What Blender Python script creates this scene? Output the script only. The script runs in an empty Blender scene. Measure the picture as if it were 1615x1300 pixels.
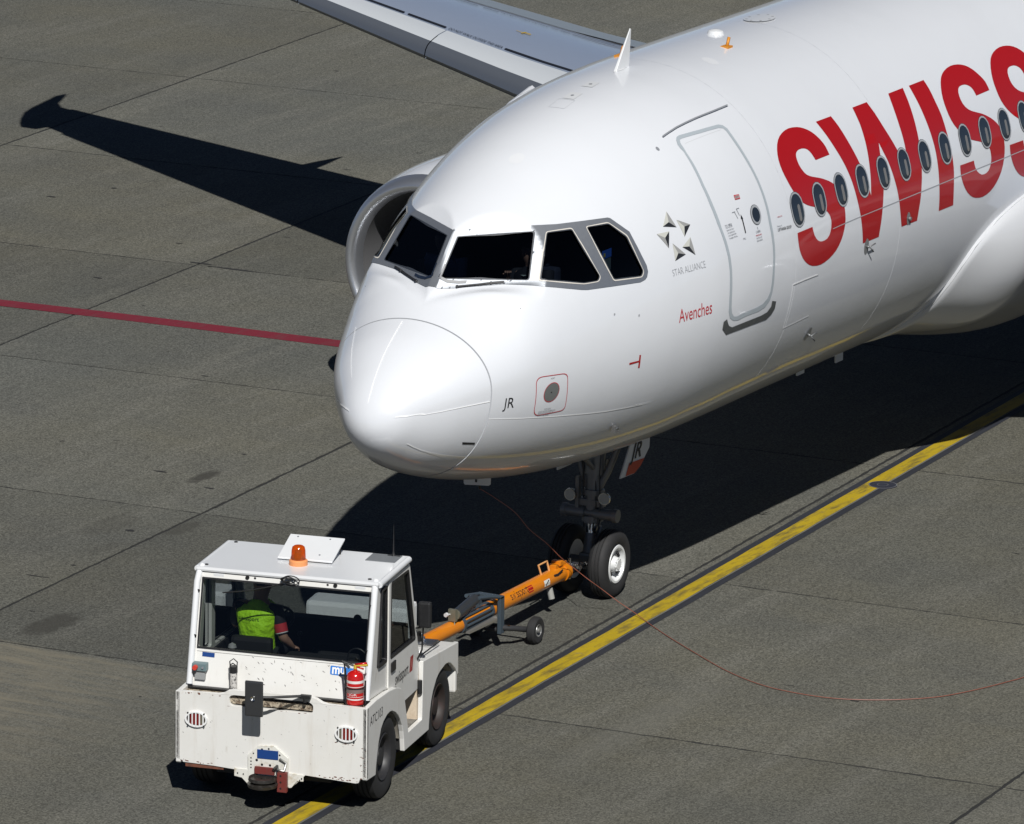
import bpy, bmesh, math, random, json
from mathutils import Vector, Matrix, geometry
random.seed(7)
SC = bpy.context.scene
COL = SC.collection
R = math.radians

# ---------------------------------------------------------------- camera
# World frame: X = aft along the aeroplane, Y = its starboard side, Z = up, metres, nose tip at X 0.
cam_d = bpy.data.cameras.new('camera')
cam = bpy.data.objects.new('camera', cam_d)
COL.objects.link(cam)
_rt = Vector((0.49026784, -0.87146747, 0.01348683))
_up = Vector((0.20696761, 0.13143894, 0.96947832))
_d = Vector((0.84664151, 0.47251271, -0.24480583))
cam.matrix_world = Matrix(((_rt.x, _up.x, -_d.x, -57.33549), (_rt.y, _up.y, -_d.y, -33.76721), (_rt.z, _up.z, -_d.z, 19.96875), (0, 0, 0, 1)))
cam_d.sensor_width = 36.0
cam_d.sensor_fit = 'HORIZONTAL'
cam_d.lens = 36.0 * 10397.81 / 1615.0
cam_d.clip_start = 1.0
cam_d.clip_end = 6000.0
SC.camera = cam

# ---------------------------------------------------------------- light
SUN_DIR = Vector((-0.79, -0.60, 1.0)).normalized()      # towards the sun
world = bpy.data.worlds.new('World')
SC.world = world
world.use_nodes = True
wn = world.node_tree
sky = wn.nodes.new('ShaderNodeTexSky')
sky.sky_type = 'NISHITA'
sky.sun_disc = False
sky.sun_elevation = math.asin(SUN_DIR.z)
sky.sun_rotation = math.atan2(SUN_DIR.x, SUN_DIR.y)
sky.air_density = 0.3
sky.dust_density = 0.0
sky.ozone_density = 0.4
bg = wn.nodes['Background']
bg.inputs['Strength'].default_value = 0.05
wn.links.new(sky.outputs[0], bg.inputs['Color'])
sun_d = bpy.data.lights.new('sun', 'SUN')
sun_d.energy = 5.0
sun_d.angle = R(0.53)
sun_d.color = (1.0, 0.985, 0.95)
sun = bpy.data.objects.new('sun', sun_d)
COL.objects.link(sun)
sun.rotation_euler = SUN_DIR.to_track_quat('Z', 'Y').to_euler()
SC.view_settings.view_transform = 'Standard'
SC.view_settings.look = 'None'
SC.view_settings.exposure = 0.0
SC.view_settings.gamma = 1.0
SC.view_settings.use_curve_mapping = False
SC.render.engine = 'CYCLES'
SC.cycles.max_bounces = 8
SC.cycles.transparent_max_bounces = 12
SC.cycles.caustics_reflective = False
SC.cycles.caustics_refractive = False

# ---------------------------------------------------------------- materials
MATS = {}
def mat(name, col, rough=.5, metal=0., spec=.5, coat=0., noise=None, bump=None, emit=None, coat_rough=.05):
    """noise = list of (scale, amount, colour2, lo, hi[, stretch]) mixed over the base colour"""
    if name in MATS: return MATS[name]
    m = bpy.data.materials.new(name); m.use_nodes = True
    nt = m.node_tree; b = nt.nodes['Principled BSDF']
    b.inputs['Base Color'].default_value = (*col, 1)
    b.inputs['Roughness'].default_value = rough
    b.inputs['Metallic'].default_value = metal
    b.inputs['Specular IOR Level'].default_value = spec
    b.inputs['Coat Weight'].default_value = coat
    b.inputs['Coat Roughness'].default_value = coat_rough
    if emit:
        b.inputs['Emission Color'].default_value = (*emit[0], 1); b.inputs['Emission Strength'].default_value = emit[1]
    geo = nt.nodes.new('ShaderNodeTexCoord')
    prev = None
    for spec_ in (noise or []):
        sc, amt, c2, lo, hi = spec_[:5]
        mp = nt.nodes.new('ShaderNodeMapping')
        if len(spec_) > 5: mp.inputs['Scale'].default_value = spec_[5]
        nt.links.new(geo.outputs['Object'], mp.inputs[0])
        n = nt.nodes.new('ShaderNodeTexNoise'); n.inputs['Scale'].default_value = sc; n.inputs['Detail'].default_value = 6; n.inputs['Roughness'].default_value = .65
        nt.links.new(mp.outputs[0], n.inputs['Vector'])
        mr = nt.nodes.new('ShaderNodeMapRange'); mr.inputs[1].default_value = lo; mr.inputs[2].default_value = hi; mr.inputs[4].default_value = amt
        nt.links.new(n.outputs['Fac'], mr.inputs[0])
        mx = nt.nodes.new('ShaderNodeMix'); mx.data_type = 'RGBA'
        nt.links.new(mr.outputs[0], mx.inputs[0])
        if prev is None: mx.inputs[6].default_value = (*col, 1)
        else: nt.links.new(prev, mx.inputs[6])
        mx.inputs[7].default_value = (*c2, 1)
        prev = mx.outputs[2]
    if prev is not None: nt.links.new(prev, b.inputs['Base Color'])
    if bump:
        n = nt.nodes.new('ShaderNodeTexNoise'); n.inputs['Scale'].default_value = bump[0]; n.inputs['Detail'].default_value = 4
        nt.links.new(geo.outputs['Object'], n.inputs['Vector'])
        bp = nt.nodes.new('ShaderNodeBump'); bp.inputs['Strength'].default_value = bump[1]; bp.inputs['Distance'].default_value = bump[2]
        nt.links.new(n.outputs['Fac'], bp.inputs['Height']); nt.links.new(bp.outputs[0], b.inputs['Normal'])
    MATS[name] = m
    return m

def glass_mat(name, tint, refl=.06, rough=.02):
    m = bpy.data.materials.new(name); m.use_nodes = True; nt = m.node_tree
    nt.nodes.remove(nt.nodes['Principled BSDF']); out = nt.nodes['Material Output']
    tr = nt.nodes.new('ShaderNodeBsdfTransparent'); tr.inputs[0].default_value = (*tint, 1)
    gl = nt.nodes.new('ShaderNodeBsdfGlossy'); gl.inputs['Roughness'].default_value = rough
    fr = nt.nodes.new('ShaderNodeFresnel'); fr.inputs[0].default_value = 1.45
    mx = nt.nodes.new('ShaderNodeMixShader')
    nt.links.new(fr.outputs[0], mx.inputs[0]); nt.links.new(tr.outputs[0], mx.inputs[1]); nt.links.new(gl.outputs[0], mx.inputs[2])
    nt.links.new(mx.outputs[0], out.inputs['Surface'])
    return m

PAINT = mat('aircraft white paint', (.655, .67, .70), .35, coat=.8, coat_rough=.06, noise=[(1.3, .10, (.60, .615, .64), .45, .75), (14, .10, (.52, .53, .53), .66, .8), (.8, .10, (.50, .51, .52), .50, .75, (1, 1, .25))], bump=(2.4, .30, .010))
PAINT2 = mat('panel white paint', (.64, .65, .66), .35, coat=.7)
RED = mat('livery red', (.34, .005, .006), .4, spec=.3, coat=.45, coat_rough=.06)
REDT = mat('small red print', (.42, .03, .04), .5)
GREYL = mat('door outline grey', (.36, .40, .43), .45, coat=.3)
SEAM = mat('panel seam', (.30, .31, .33), .6)
SEAMW = mat('raised sealant strip', (.92, .92, .92), .3, coat=.4)
BLK = mat('black print', (.012, .012, .014), .5)
GREYT = mat('grey print', (.22, .23, .25), .5)
ALU = mat('windscreen frame metal', (.40, .42, .45), .36, metal=.75, noise=[(30, .25, (.28, .30, .33), .4, .7)])
STEEL = mat('polished steel', (.62, .62, .62), .22, metal=1.)
LIP = mat('inlet lip aluminium', (.62, .64, .68), .36, metal=.9)
DUCT = mat('inlet duct grey', (.15, .15, .155), .4, metal=.3)
DARK = mat('dark interior', (.012, .013, .015), .7)
RUB = mat('tyre rubber', (.015, .015, .016), .75, noise=[(9, .35, (.034, .032, .03), .45, .75)])
GEARG = mat('landing gear grey', (.17, .175, .18), .4, metal=.25)
WHEELW = mat('wheel rim white', (.72, .73, .73), .35, metal=.1, noise=[(25, .4, (.40, .40, .39), .5, .75)])
GLASS = glass_mat('flight deck glass', (.35, .39, .42))
PAXG = mat('cabin window glass', (.018, .025, .035), .12, spec=.3, coat=.25)
WING = mat('wing upper grey', (.30, .35, .45), .36, metal=.2, coat=.35, noise=[(1.2, .2, (.26, .30, .38), .4, .7, (1, .3, 1))])
SLAT = mat('slat light grey', (.62, .65, .68), .36, metal=.2, coat=.2)
LEAD = mat('leading edge metal', (.19, .21, .245), .34, metal=.6)
# ---------------------------------------------------------------- mesh helpers
def tag(o, label=None, cat=None, group=None, kind=None):
    for k, v in (('label', label), ('category', cat), ('group', group), ('kind', kind)):
        if v: o[k] = v
    return o
def empty(name, loc=(0, 0, 0), rz=0., parent=None):
    o = bpy.data.objects.new(name, None); COL.objects.link(o); o.location = loc; o.rotation_euler = (0, 0, rz)
    o.empty_display_size = .2
    if parent: o.parent = parent
    return o
def link(name, me, m, parent=None):
    o = bpy.data.objects.new(name, me); COL.objects.link(o)
    if m is not None:
        for mm in (m if isinstance(m, (list, tuple)) else [m]): me.materials.append(mm)
    if parent: o.parent = parent
    return o
class MB:
    """collects shapes and links them as ONE mesh object"""
    def __init__(s): s.v = []; s.f = []; s.mi = []; s.sm = []
    def add(s, vs, fs, mi=0, smooth=False):
        n = len(s.v); s.v += [tuple(v) for v in vs]; s.f += [[i + n for i in f] for f in fs]; s.mi += [mi] * len(fs); s.sm += [smooth] * len(fs); return s
    def box(s, a, b, mi=0, bev=0., M=None):
        x0, y0, z0 = a; x1, y1, z1 = b
        if bev > 0:
            bm = bmesh.new(); bmesh.ops.create_cube(bm, size=1)
            for v in bm.verts: v.co = Vector(((x0 + x1) / 2 + v.co.x * (x1 - x0), (y0 + y1) / 2 + v.co.y * (y1 - y0), (z0 + z1) / 2 + v.co.z * (z1 - z0)))
            bmesh.ops.bevel(bm, geom=bm.edges[:], offset=bev, segments=2, affect='EDGES', profile=.6)
            bm.verts.index_update()
            vs = [v.co.copy() for v in bm.verts]; fs = [[v.index for v in f.verts] for f in bm.faces]; bm.free()
        else:
            vs = [Vector(c) for c in ((x0, y0, z0), (x1, y0, z0), (x1, y1, z0), (x0, y1, z0), (x0, y0, z1), (x1, y0, z1), (x1, y1, z1), (x0, y1, z1))]
            fs = [[0, 3, 2, 1], [4, 5, 6, 7], [0, 1, 5, 4], [1, 2, 6, 5], [2, 3, 7, 6], [3, 0, 4, 7]]
        if M is not None: vs = [M @ v for v in vs]
        return s.add(vs, fs, mi)
    def tube(s, pts, r, n=10, mi=0, caps=True, smooth=True):
        pts = [Vector(p) for p in pts]; k = len(pts); rr = r if isinstance(r, (list, tuple)) else [r] * k
        vs = []; ref = None
        for i, p in enumerate(pts):
            t = (pts[min(i + 1, k - 1)] - pts[max(i - 1, 0)])
            if t.length < 1e-9: t = Vector((0, 0, 1))
            t.normalize()
            if ref is None: ref = Vector((0, 0, 1)) if abs(t.z) < .9 else Vector((1, 0, 0))
            a = (ref - t * ref.dot(t)).normalized(); b = t.cross(a); ref = a
            for j in range(n):
                an = 2 * math.pi * j / n; vs.append(p + (a * math.cos(an) + b * math.sin(an)) * rr[i])
        fs = [[i * n + j, i * n + (j + 1) % n, (i + 1) * n + (j + 1) % n, (i + 1) * n + j] for i in range(k - 1) for j in range(n)]
        s.add(vs, fs, mi, smooth)
        if caps: s.add(vs[:n], [list(range(n))[::-1]], mi); s.add(vs[-n:], [list(range(n))], mi)
        return s
    def lathe(s, prof, o=(0, 0, 0), axis=(0, 0, 1), n=32, mi=0, smooth=True, caps=False):
        """prof = (distance along axis, radius)"""
        ax = Vector(axis).normalized(); ref = Vector((0, 0, 1)) if abs(ax.z) < .9 else Vector((1, 0, 0)); a = (ref - ax * ref.dot(ax)).normalized(); b = ax.cross(a); o = Vector(o)
        vs = [o + ax * h + (a * math.cos(2 * math.pi * j / n) + b * math.sin(2 * math.pi * j / n)) * r for h, r in prof for j in range(n)]
        fs = [[i * n + j, i * n + (j + 1) % n, (i + 1) * n + (j + 1) % n, (i + 1) * n + j] for i in range(len(prof) - 1) for j in range(n)]
        s.add(vs, fs, mi, smooth)
        if caps: s.add(vs[:n], [list(range(n))[::-1]], mi); s.add(vs[-n:], [list(range(n))], mi)
        return s
    def prism(s, poly, fn, d, mi=0):
        """poly 2D outline (may be concave), fn(u,v,t)->3D for t in 0..d"""
        tr = geometry.tessellate_polygon([[Vector((u, v, 0)) for u, v in poly]]); n = len(poly)
        vs = [fn(u, v, 0) for u, v in poly] + [fn(u, v, d) for u, v in poly]
        fs = [list(t) for t in tr] + [[i + n for i in t][::-1] for t in tr] + [[i, (i + 1) % n, (i + 1) % n + n, i + n] for i in range(n)]
        return s.add(vs, fs, mi)
    def build(s, name, m, parent=None, recalc=True, bevel=0.):
        me = bpy.data.meshes.new(name); me.from_pydata(s.v, [], s.f); me.validate()
        if len(me.polygons) == len(s.f):
            me.polygons.foreach_set('material_index', s.mi); me.polygons.foreach_set('use_smooth', s.sm)
        if recalc:
            bm = bmesh.new(); bm.from_mesh(me); bmesh.ops.remove_doubles(bm, verts=bm.verts, dist=1e-5); bmesh.ops.recalc_face_normals(bm, faces=bm.faces)
            for e in bm.edges:
                if len(e.link_faces) == 2 and e.calc_face_angle(0) > .7: e.smooth = False
            bm.to_mesh(me); bm.free()
        o = link(name, me, m, parent)
        if bevel:
            md = o.modifiers.new('bevel', 'BEVEL'); md.width = bevel; md.segments = 2; md.limit_method = 'ANGLE'; md.angle_limit = R(40)
        return o
def smooth_all(o):
    o.data.polygons.foreach_set('use_smooth', [True] * len(o.data.polygons)); return o

# ---------------------------------------------------------------- fuselage surface
KX = [0, 0.03, 0.12, 0.35, 0.7, 1.1, 1.4, 1.6, 1.85, 2.2, 2.6, 3.1, 3.7, 4.5, 5.4, 6.4, 7.6]
TOPV = [2.985, 3.13, 3.285, 3.5194, 3.7762, 3.99, 4.215, 4.455, 4.737, 4.97, 5.1811, 5.4045, 5.5993, 5.7659, 5.862, 5.9, 5.905]
BOTV = [2.985, 2.855, 2.72, 2.5421, 2.3614, 2.2146, 2.1274, 2.0771, 2.0215, 1.9555, 1.8948, 1.8384, 1.7941, 1.7645, 1.752, 1.75, 1.75]
WV = [0, 0.15, 0.302, 0.5072, 0.7793, 0.9984, 1.1265, 1.2002, 1.2831, 1.3879, 1.4991, 1.6285, 1.7625, 1.8925, 1.96, 1.978, 1.978]
ZMV = [2.985, 2.995, 3.03, 3.13, 3.23, 3.3, 3.34, 3.36, 3.38, 3.4137, 3.4541, 3.5103, 3.58, 3.666, 3.75, 3.81, 3.84]
WN = [-0.69344, -0.36209, 0.62292]
WK = 1.67034
def pch(x,y):
    n=len(x);h=[x[i+1]-x[i] for i in range(n-1)];d=[(y[i+1]-y[i])/h[i] for i in range(n-1)];m=[0.]*n
    for i in range(1,n-1):
        if d[i-1]*d[i]>0:
            a=2*h[i]+h[i-1];b=h[i]+2*h[i-1];m[i]=(a+b)/(a/d[i-1]+b/d[i])
    m[0]=d[0]
    def f(q):
        if q>=x[-1]:return y[-1]
        i=0
        while q>x[i+1]:i+=1
        t=(q-x[i])/h[i]
        return (1+2*t)*(1-t)**2*y[i]+t*(1-t)**2*h[i]*m[i]+t*t*(3-2*t)*y[i+1]+t*t*(t-1)*h[i]*m[i+1]
    return f
_u = [math.sqrt(k) for k in KX]
FT, FB, FW, FZ = [pch(_u, v) for v in (TOPV, BOTV, WV, ZMV)]
def sect(x):
    q=math.sqrt(max(0,x));return FT(q),FB(q),FW(q),FZ(q)

def cut_plane(y):
    return WN[0], (WN[1] if y <= 0 else -WN[1]), WN[2]
def ss(t):
    t = max(0, min(1, t)); return t * t * (3 - 2 * t)
_cache = {}
def S(x, th, off=0.0, cut=True):
    """fuselage skin point: x metres aft, th degrees (0 port, 90 crown, 180 starboard, -90 keel)"""
    k = round(x, 5)
    if k not in _cache: _cache[k] = sect(x)
    t, b, w, m = _cache[k]; a = math.radians(th); c, s = math.cos(a), math.sin(a)
    y = -w * c; z = m + (t - m if s > 0 else m - b) * s
    if cut and s > 0 and 1.1 < x < 2.9:
        nx, ny, nz = cut_plane(y); dy, dz = y, z - m; den = ny * dy + nz * dz
        if den > 1e-6:
            r = (WK - nx * x - nz * m) / den
            if r < 1:
                k_ = ss((m + dz * r - 3.92) / .22) * ss((x - .6 * abs(y * r) - 1.17) / .20); r = 1 - (1 - r) * k_; y *= r; z = m + dz * r
    if off:
        e = 2e-3
        a1 = S(x + e, th, 0, cut); a2 = S(x, th + .1, 0, cut)
        v1 = Vector(a1) - Vector((x, y, z)); v2 = Vector(a2) - Vector((x, y, z)); n = v1.cross(v2)
        if n.length < 1e-12: return (x, y, z)
        n.normalize()
        if n.y * y + n.z * (z - m) < 0: n = -n
        return (x + n.x * off, y + n.y * off, z + n.z * off)
    return (x, y, z)
KS = .034
def decal(name, polys, off, m, parent, mirror=False, xs=.25, ts=3., holes=False, thick=0.):
    """polys: list of outlines in (x, theta). holes: first is outer, rest are holes. Laid on the skin, off metres proud."""
    bm = bmesh.new()
    groups = [polys] if holes else [[p] for p in polys]
    for g in groups:
        loops = [[Vector((x, (180 - t if mirror else t) * KS, 0)) for x, t in p] for p in g]
        flat = [v for l in loops for v in l]
        vs = [bm.verts.new(v) for v in flat]
        for t in geometry.tessellate_polygon(loops):
            try: bm.faces.new([vs[i] for i in t])
            except ValueError: pass
    x0 = min(v.co.x for v in bm.verts); x1 = max(v.co.x for v in bm.verts); y0 = min(v.co.y for v in bm.verts); y1 = max(v.co.y for v in bm.verts)
    def cuts(a, b, st):
        k = math.floor(a / st) + 1
        while k * st < b - 1e-6: yield k * st; k += 1
    for c in cuts(x0, x1, xs): bmesh.ops.bisect_plane(bm, geom=bm.verts[:] + bm.edges[:] + bm.faces[:], plane_co=(c, 0, 0), plane_no=(1, 0, 0))
    for c in cuts(y0, y1, ts * KS): bmesh.ops.bisect_plane(bm, geom=bm.verts[:] + bm.edges[:] + bm.faces[:], plane_co=(0, c, 0), plane_no=(0, 1, 0))
    bmesh.ops.triangulate(bm, faces=bm.faces[:])
    for v in bm.verts:
        v.co = Vector(S(v.co.x, v.co.y / KS, off))
    bmesh.ops.recalc_face_normals(bm, faces=bm.faces[:])
    cen = Vector((0, 0, 3.5))
    if bm.faces:
        s_ = sum((f.normal.dot(Vector((0, f.calc_center_median().y, f.calc_center_median().z - 3.4))) for f in bm.faces))
        if s_ < 0: bmesh.ops.reverse_faces(bm, faces=bm.faces[:])
    if thick:
        r = bmesh.ops.extrude_face_region(bm, geom=bm.faces[:])
        bm.normal_update()
    me = bpy.data.meshes.new(name); bm.to_mesh(me); bm.free()
    o = link(name, me, m, parent)
    o.data.polygons.foreach_set('use_smooth', [True] * len(me.polygons))
    return o
def strip(path, wd, ts=True):
    """ribbon polygon of width wd metres round a path in (x, theta)"""
    P = [Vector((x, t * KS)) for x, t in path]; L = []; Rr = []
    for i, p in enumerate(P):
        t = (P[min(i + 1, len(P) - 1)] - P[max(i - 1, 0)]).normalized(); n = Vector((-t.y, t.x)) * wd / 2
        L.append(p + n); Rr.append(p - n)
    return [(p.x, p.y / KS) for p in L] + [(p.x, p.y / KS) for p in Rr[::-1]]
def ell(x, t, rx, rt, n=28):
    return [(x + rx * math.cos(2 * math.pi * k / n), t + rt / KS * math.sin(2 * math.pi * k / n)) for k in range(n)]
def stadium(x, t, hx, ht, n=8):
    """upright rounded slot: half width hx, half height ht (metres)"""
    o = []
    for k in range(n + 1):
        a = math.pi * k / n; o.append((x + hx * math.cos(a), t + (ht - hx + hx * math.sin(a)) / KS))
    for k in range(n + 1):
        a = math.pi + math.pi * k / n; o.append((x + hx * math.cos(a), t + (-(ht - hx) + hx * math.sin(a)) / KS))
    return o
def text_polys(txt, size=1., res=3, shear=0., bold=0., spacing=1.):
    cu = bpy.data.curves.new('t', 'FONT'); cu.body = txt; cu.size = size; cu.resolution_u = res; cu.shear = shear; cu.offset = bold; cu.space_character = spacing
    o = bpy.data.objects.new('t', cu); COL.objects.link(o)
    dg = bpy.context.evaluated_depsgraph_get(); me = bpy.data.meshes.new_from_object(o.evaluated_get(dg))
    V = [tuple(v.co[:2]) for v in me.vertices]; F = [list(p.vertices) for p in me.polygons]
    bpy.data.objects.remove(o); bpy.data.curves.remove(cu); bpy.data.meshes.remove(me)
    return V, F
def text_on(name, txt, fn, m, parent, height, width=None, **kw):
    """text mesh mapped by fn(u, v) -> 3D; cap height = height, total width = width"""
    V, F = text_polys(txt, **kw)
    xs = [v[0] for v in V]; ys = [v[1] for v in V]; x0, x1, y1 = min(xs), max(xs), max(ys)
    sy = height / y1; sx = (width / (x1 - x0)) if width else sy
    me = bpy.data.meshes.new(name); me.from_pydata([fn((a - x0) * sx, b * sy) for a, b in V], [], F); me.validate()
    return link(name, me, m, parent)
def skin_text(name, txt, x, t, dx, dt, m, parent, height, off=.004, **kw):
    """baseline from (x,t) over (dx,dt)"""
    tp, b_, w_, m_ = sect(x); ks = (w_ + ((tp - m_) if t > 0 else (m_ - b_))) / 2 * math.pi / 180
    L = math.hypot(dx, dt * ks); ux, ut = dx / L, dt * ks / L
    def fn(u, v): return S(x + u * ux, t + (u * ut + v) / ks, off)
    return text_on(name, txt, fn, m, parent, height, L, **kw)
# ================================================================ THE GROUND
def concrete():
    m = bpy.data.materials.new('apron concrete'); m.use_nodes = True; nt = m.node_tree; b = nt.nodes['Principled BSDF']; N = nt.nodes.new; L = nt.links.new
    b.inputs['Roughness'].default_value = .85; b.inputs['Specular IOR Level'].default_value = .25
    g = N('ShaderNodeNewGeometry'); pos = g.outputs['Position']
    def noise(scale, detail=5, rough=.6, st=(1, 1, 1), rot=0.):
        mp = N('ShaderNodeMapping'); mp.inputs['Scale'].default_value = st; mp.inputs['Rotation'].default_value = (0, 0, rot); L(pos, mp.inputs[0])
        n = N('ShaderNodeTexNoise'); n.inputs['Scale'].default_value = scale; n.inputs['Detail'].default_value = detail; n.inputs['Roughness'].default_value = rough; L(mp.outputs[0], n.inputs['Vector']); return n.outputs['Fac']
    def rng(v, lo, hi, a, c):
        r = N('ShaderNodeMapRange'); r.inputs[1].default_value = lo; r.inputs[2].default_value = hi; r.inputs[3].default_value = a; r.inputs[4].default_value = c; L(v, r.inputs[0]); return r.outputs[0]
    def mul(a, c):
        x = N('ShaderNodeMath'); x.operation = 'MULTIPLY'
        for i, q in enumerate((a, c)):
            if isinstance(q, float): x.inputs[i].default_value = q
            else: L(q, x.inputs[i])
        return x.outputs[0]
    def mixc(f, a, c):
        x = N('ShaderNodeMix'); x.data_type = 'RGBA'
        if isinstance(f, float): x.inputs[0].default_value = f
        else: L(f, x.inputs[0])
        for i, q in ((6, a), (7, c)):
            if isinstance(q, tuple): x.inputs[i].default_value = (*q, 1)
            else: L(q, x.inputs[i])
        return x.outputs[2]
    oi = N('ShaderNodeObjectInfo')
    c = mixc(rng(noise(.11, 4), .40, .62, 0, 1), (.094, .095, .084), (.106, .101, .079))
    c = mixc(rng(noise(.55, 6, .65, (1, .45, 1)), .42, .70, 0, .55), c, (.076, .077, .071))
    c = mixc(rng(noise(.9, 6, .7, (.25, 1.6, 1), R(-3.5)), .50, .70, 0, .60), c, (.135, .131, .113))
    c = mixc(rng(noise(2.2, 5, .7), .60, .78, 0, .35), c, (.062, .062, .056))
    c = mixc(rng(noise(4.5, 3, .5, (1, 3.0, 1), R(-3.5)), .735, .76, 0, .7), c, (.03, .03, .028))
    c = mixc(rng(noise(.35, 5, .7, (.12, 1.4, 1), R(9)), .50, .70, 0, .35), c, (.125, .123, .105))
    # aggregate speckle
    sp = N('ShaderNodeTexVoronoi'); sp.inputs['Scale'].default_value = 62; mp = N('ShaderNodeMapping'); L(pos, mp.inputs[0]); L(mp.outputs[0], sp.inputs['Vector'])
    sx = N('ShaderNodeSeparateColor'); L(sp.outputs['Color'], sx.inputs[0])
    grain = rng(sx.outputs[0], 0, 1, .60, 1.40)
    grain2 = rng(noise(26, 3, .8), .3, .7, .76, 1.24)
    hs = N('ShaderNodeHueSaturation'); L(c, hs.inputs['Color']); hs.inputs['Saturation'].default_value = 1.0
    tone = rng(oi.outputs['Random'], 0, 1, .85, 1.14)
    L(mul(mul(grain, grain2), tone), hs.inputs['Value'])
    c = hs.outputs[0]
    # oil spots and a few marks
    sepp = N('ShaderNodeSeparateXYZ'); L(pos, sepp.inputs[0])
    wob = noise(5, 4)
    def spot(x, y, rx, ry, amt, c, col=(.042, .040, .034), soft=.5):
        def ax(o, ctr, r):
            a_ = N('ShaderNodeMath'); a_.operation = 'SUBTRACT'; L(o, a_.inputs[0]); a_.inputs[1].default_value = ctr
            b_ = N('ShaderNodeMath'); b_.operation = 'DIVIDE'; L(a_.outputs[0], b_.inputs[0]); b_.inputs[1].default_value = r
            return mul(b_.outputs[0], b_.outputs[0])
        s_ = N('ShaderNodeMath'); s_.operation = 'ADD'; L(ax(sepp.outputs[0], x, rx), s_.inputs[0]); L(ax(sepp.outputs[1], y, ry), s_.inputs[1])
        w_ = N('ShaderNodeMath'); w_.operation = 'ADD'; L(s_.outputs[0], w_.inputs[0]); L(rng(wob, .3, .7, -.5, .5), w_.inputs[1])
        return mixc(rng(w_.outputs[0], 1 - soft, 1 + soft, amt, 0.), c, col)
    c = spot(.75, 4.39, .46, .20, .75, c)
    c = spot(7.03, 6.33, .30, .10, .85, c)
    c = spot(4.6, 6.1, .5, .22, .30, c)
    c = spot(3.7, 5.6, .3, .12, .25, c)
    c = spot(-.35, 4.6, .35, .12, .7, c)
    c = spot(4.9, 5.3, .34, .14, .5, c)
    def half(o, edge, w, sign):
        return rng(o, edge, edge - w * sign, 0, 1)
    strk = rng(noise(2.6, 5, .7, (2.6, .35, 1), R(3.5)), .38, .62, .15, 1.0)
    c = mixc(mul(mul(half(sepp.outputs[0], .0, .18, 1), rng(sepp.outputs[1], 1.2, 3.4, 0, .95)), strk), c, (.168, .152, .115))
    c = spot(.9, -2.9, 1.6, .25, .30, c, (.15, .147, .13), .9)
    L(c, b.inputs['Base Color'])
    bp = N('ShaderNodeBump'); bp.inputs['Strength'].default_value = .35; bp.inputs['Distance'].default_value = .004; L(sx.outputs[0], bp.inputs['Height']); L(bp.outputs[0], b.inputs['Normal'])
    return m
CONC = concrete()
FILL = mat('joint filler', (.018, .018, .017), .8)
gp = MB(); gp.add([(-2500, -2500, -.03), (2500, -2500, -.03), (2500, 2500, -.03), (-2500, 2500, -.03)], [[0, 1, 2, 3]])
ground = gp.build('ground', CONC); tag(ground, kind='structure')
apron = bpy.data.objects.new('apron', None)
TH = .0604; CT, ST = math.cos(TH), math.sin(TH)
def gxy(a, b): return (CT * a - ST * b, ST * a + CT * b)   # a along, b across the slab rows
fl = MB(); q = [gxy(a - .022 * (b - 4), b) for a, b in ((-11.25, -13.57), (51.76, -13.57), (51.76, 42.51), (-11.25, 42.51))]
fl.add([(x, y, -.0045) for x, y in q], [[0, 1, 2, 3]])
apron = fl.build('apron', FILL); tag(apron, kind='structure')
SA, SB, OA, OB = 6.2362, 5.7322, 17.5886, 28.854
rng_ = random.Random(3)
def sxy(a, b): return gxy(a - .022 * (b - 4), b)
A_LINES = [OA - SA * i for i in range(-4, 6)][::-1]
A_LINES = [{-1.12: -.945, -7.36: -7.08}.get(round(v, 2), v) for v in A_LINES]
B_LINES = [OB - SB * i for i in range(-4, 8)][::-1]
for ia in range(len(A_LINES) - 1):
    for ib in range(len(B_LINES) - 1):
        ga, gb = .018, .0125
        a0, a1 = B_LINES[ib] + gb, B_LINES[ib + 1] - gb; b0, b1 = A_LINES[ia] + ga, A_LINES[ia + 1] - ga
        # ragged edges: a few vertices along each side, nudged by millimetres
        out = []
        def side(p, q_, n, amp):
            for k in range(n):
                t = k / n; x = p[0] + (q_[0] - p[0]) * t; y = p[1] + (q_[1] - p[1]) * t
                j = rng_.uniform(-amp, amp * .3) if k else 0
                nx, ny = (q_[1] - p[1]), -(q_[0] - p[0]); l = math.hypot(nx, ny); out.append((x + nx / l * j, y + ny / l * j))
        side((a0, b0), (a1, b0), 60, .012); side((a1, b0), (a1, b1), 60, .016); side((a1, b1), (a0, b1), 60, .012); side((a0, b1), (a0, b0), 60, .016)
        h = rng_.uniform(-.0015, .0015); n = len(out)
        vs = [(*sxy(u, v), h) for u, v in out] + [(*sxy(u, v), -.0043) for u, v in out]
        m_ = MB(); m_.add(vs, [list(range(n))] + [[i, (i + 1) % n, (i + 1) % n + n, i + n] for i in range(n)])
        m_.build('concrete_slab', CONC, apron)

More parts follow.
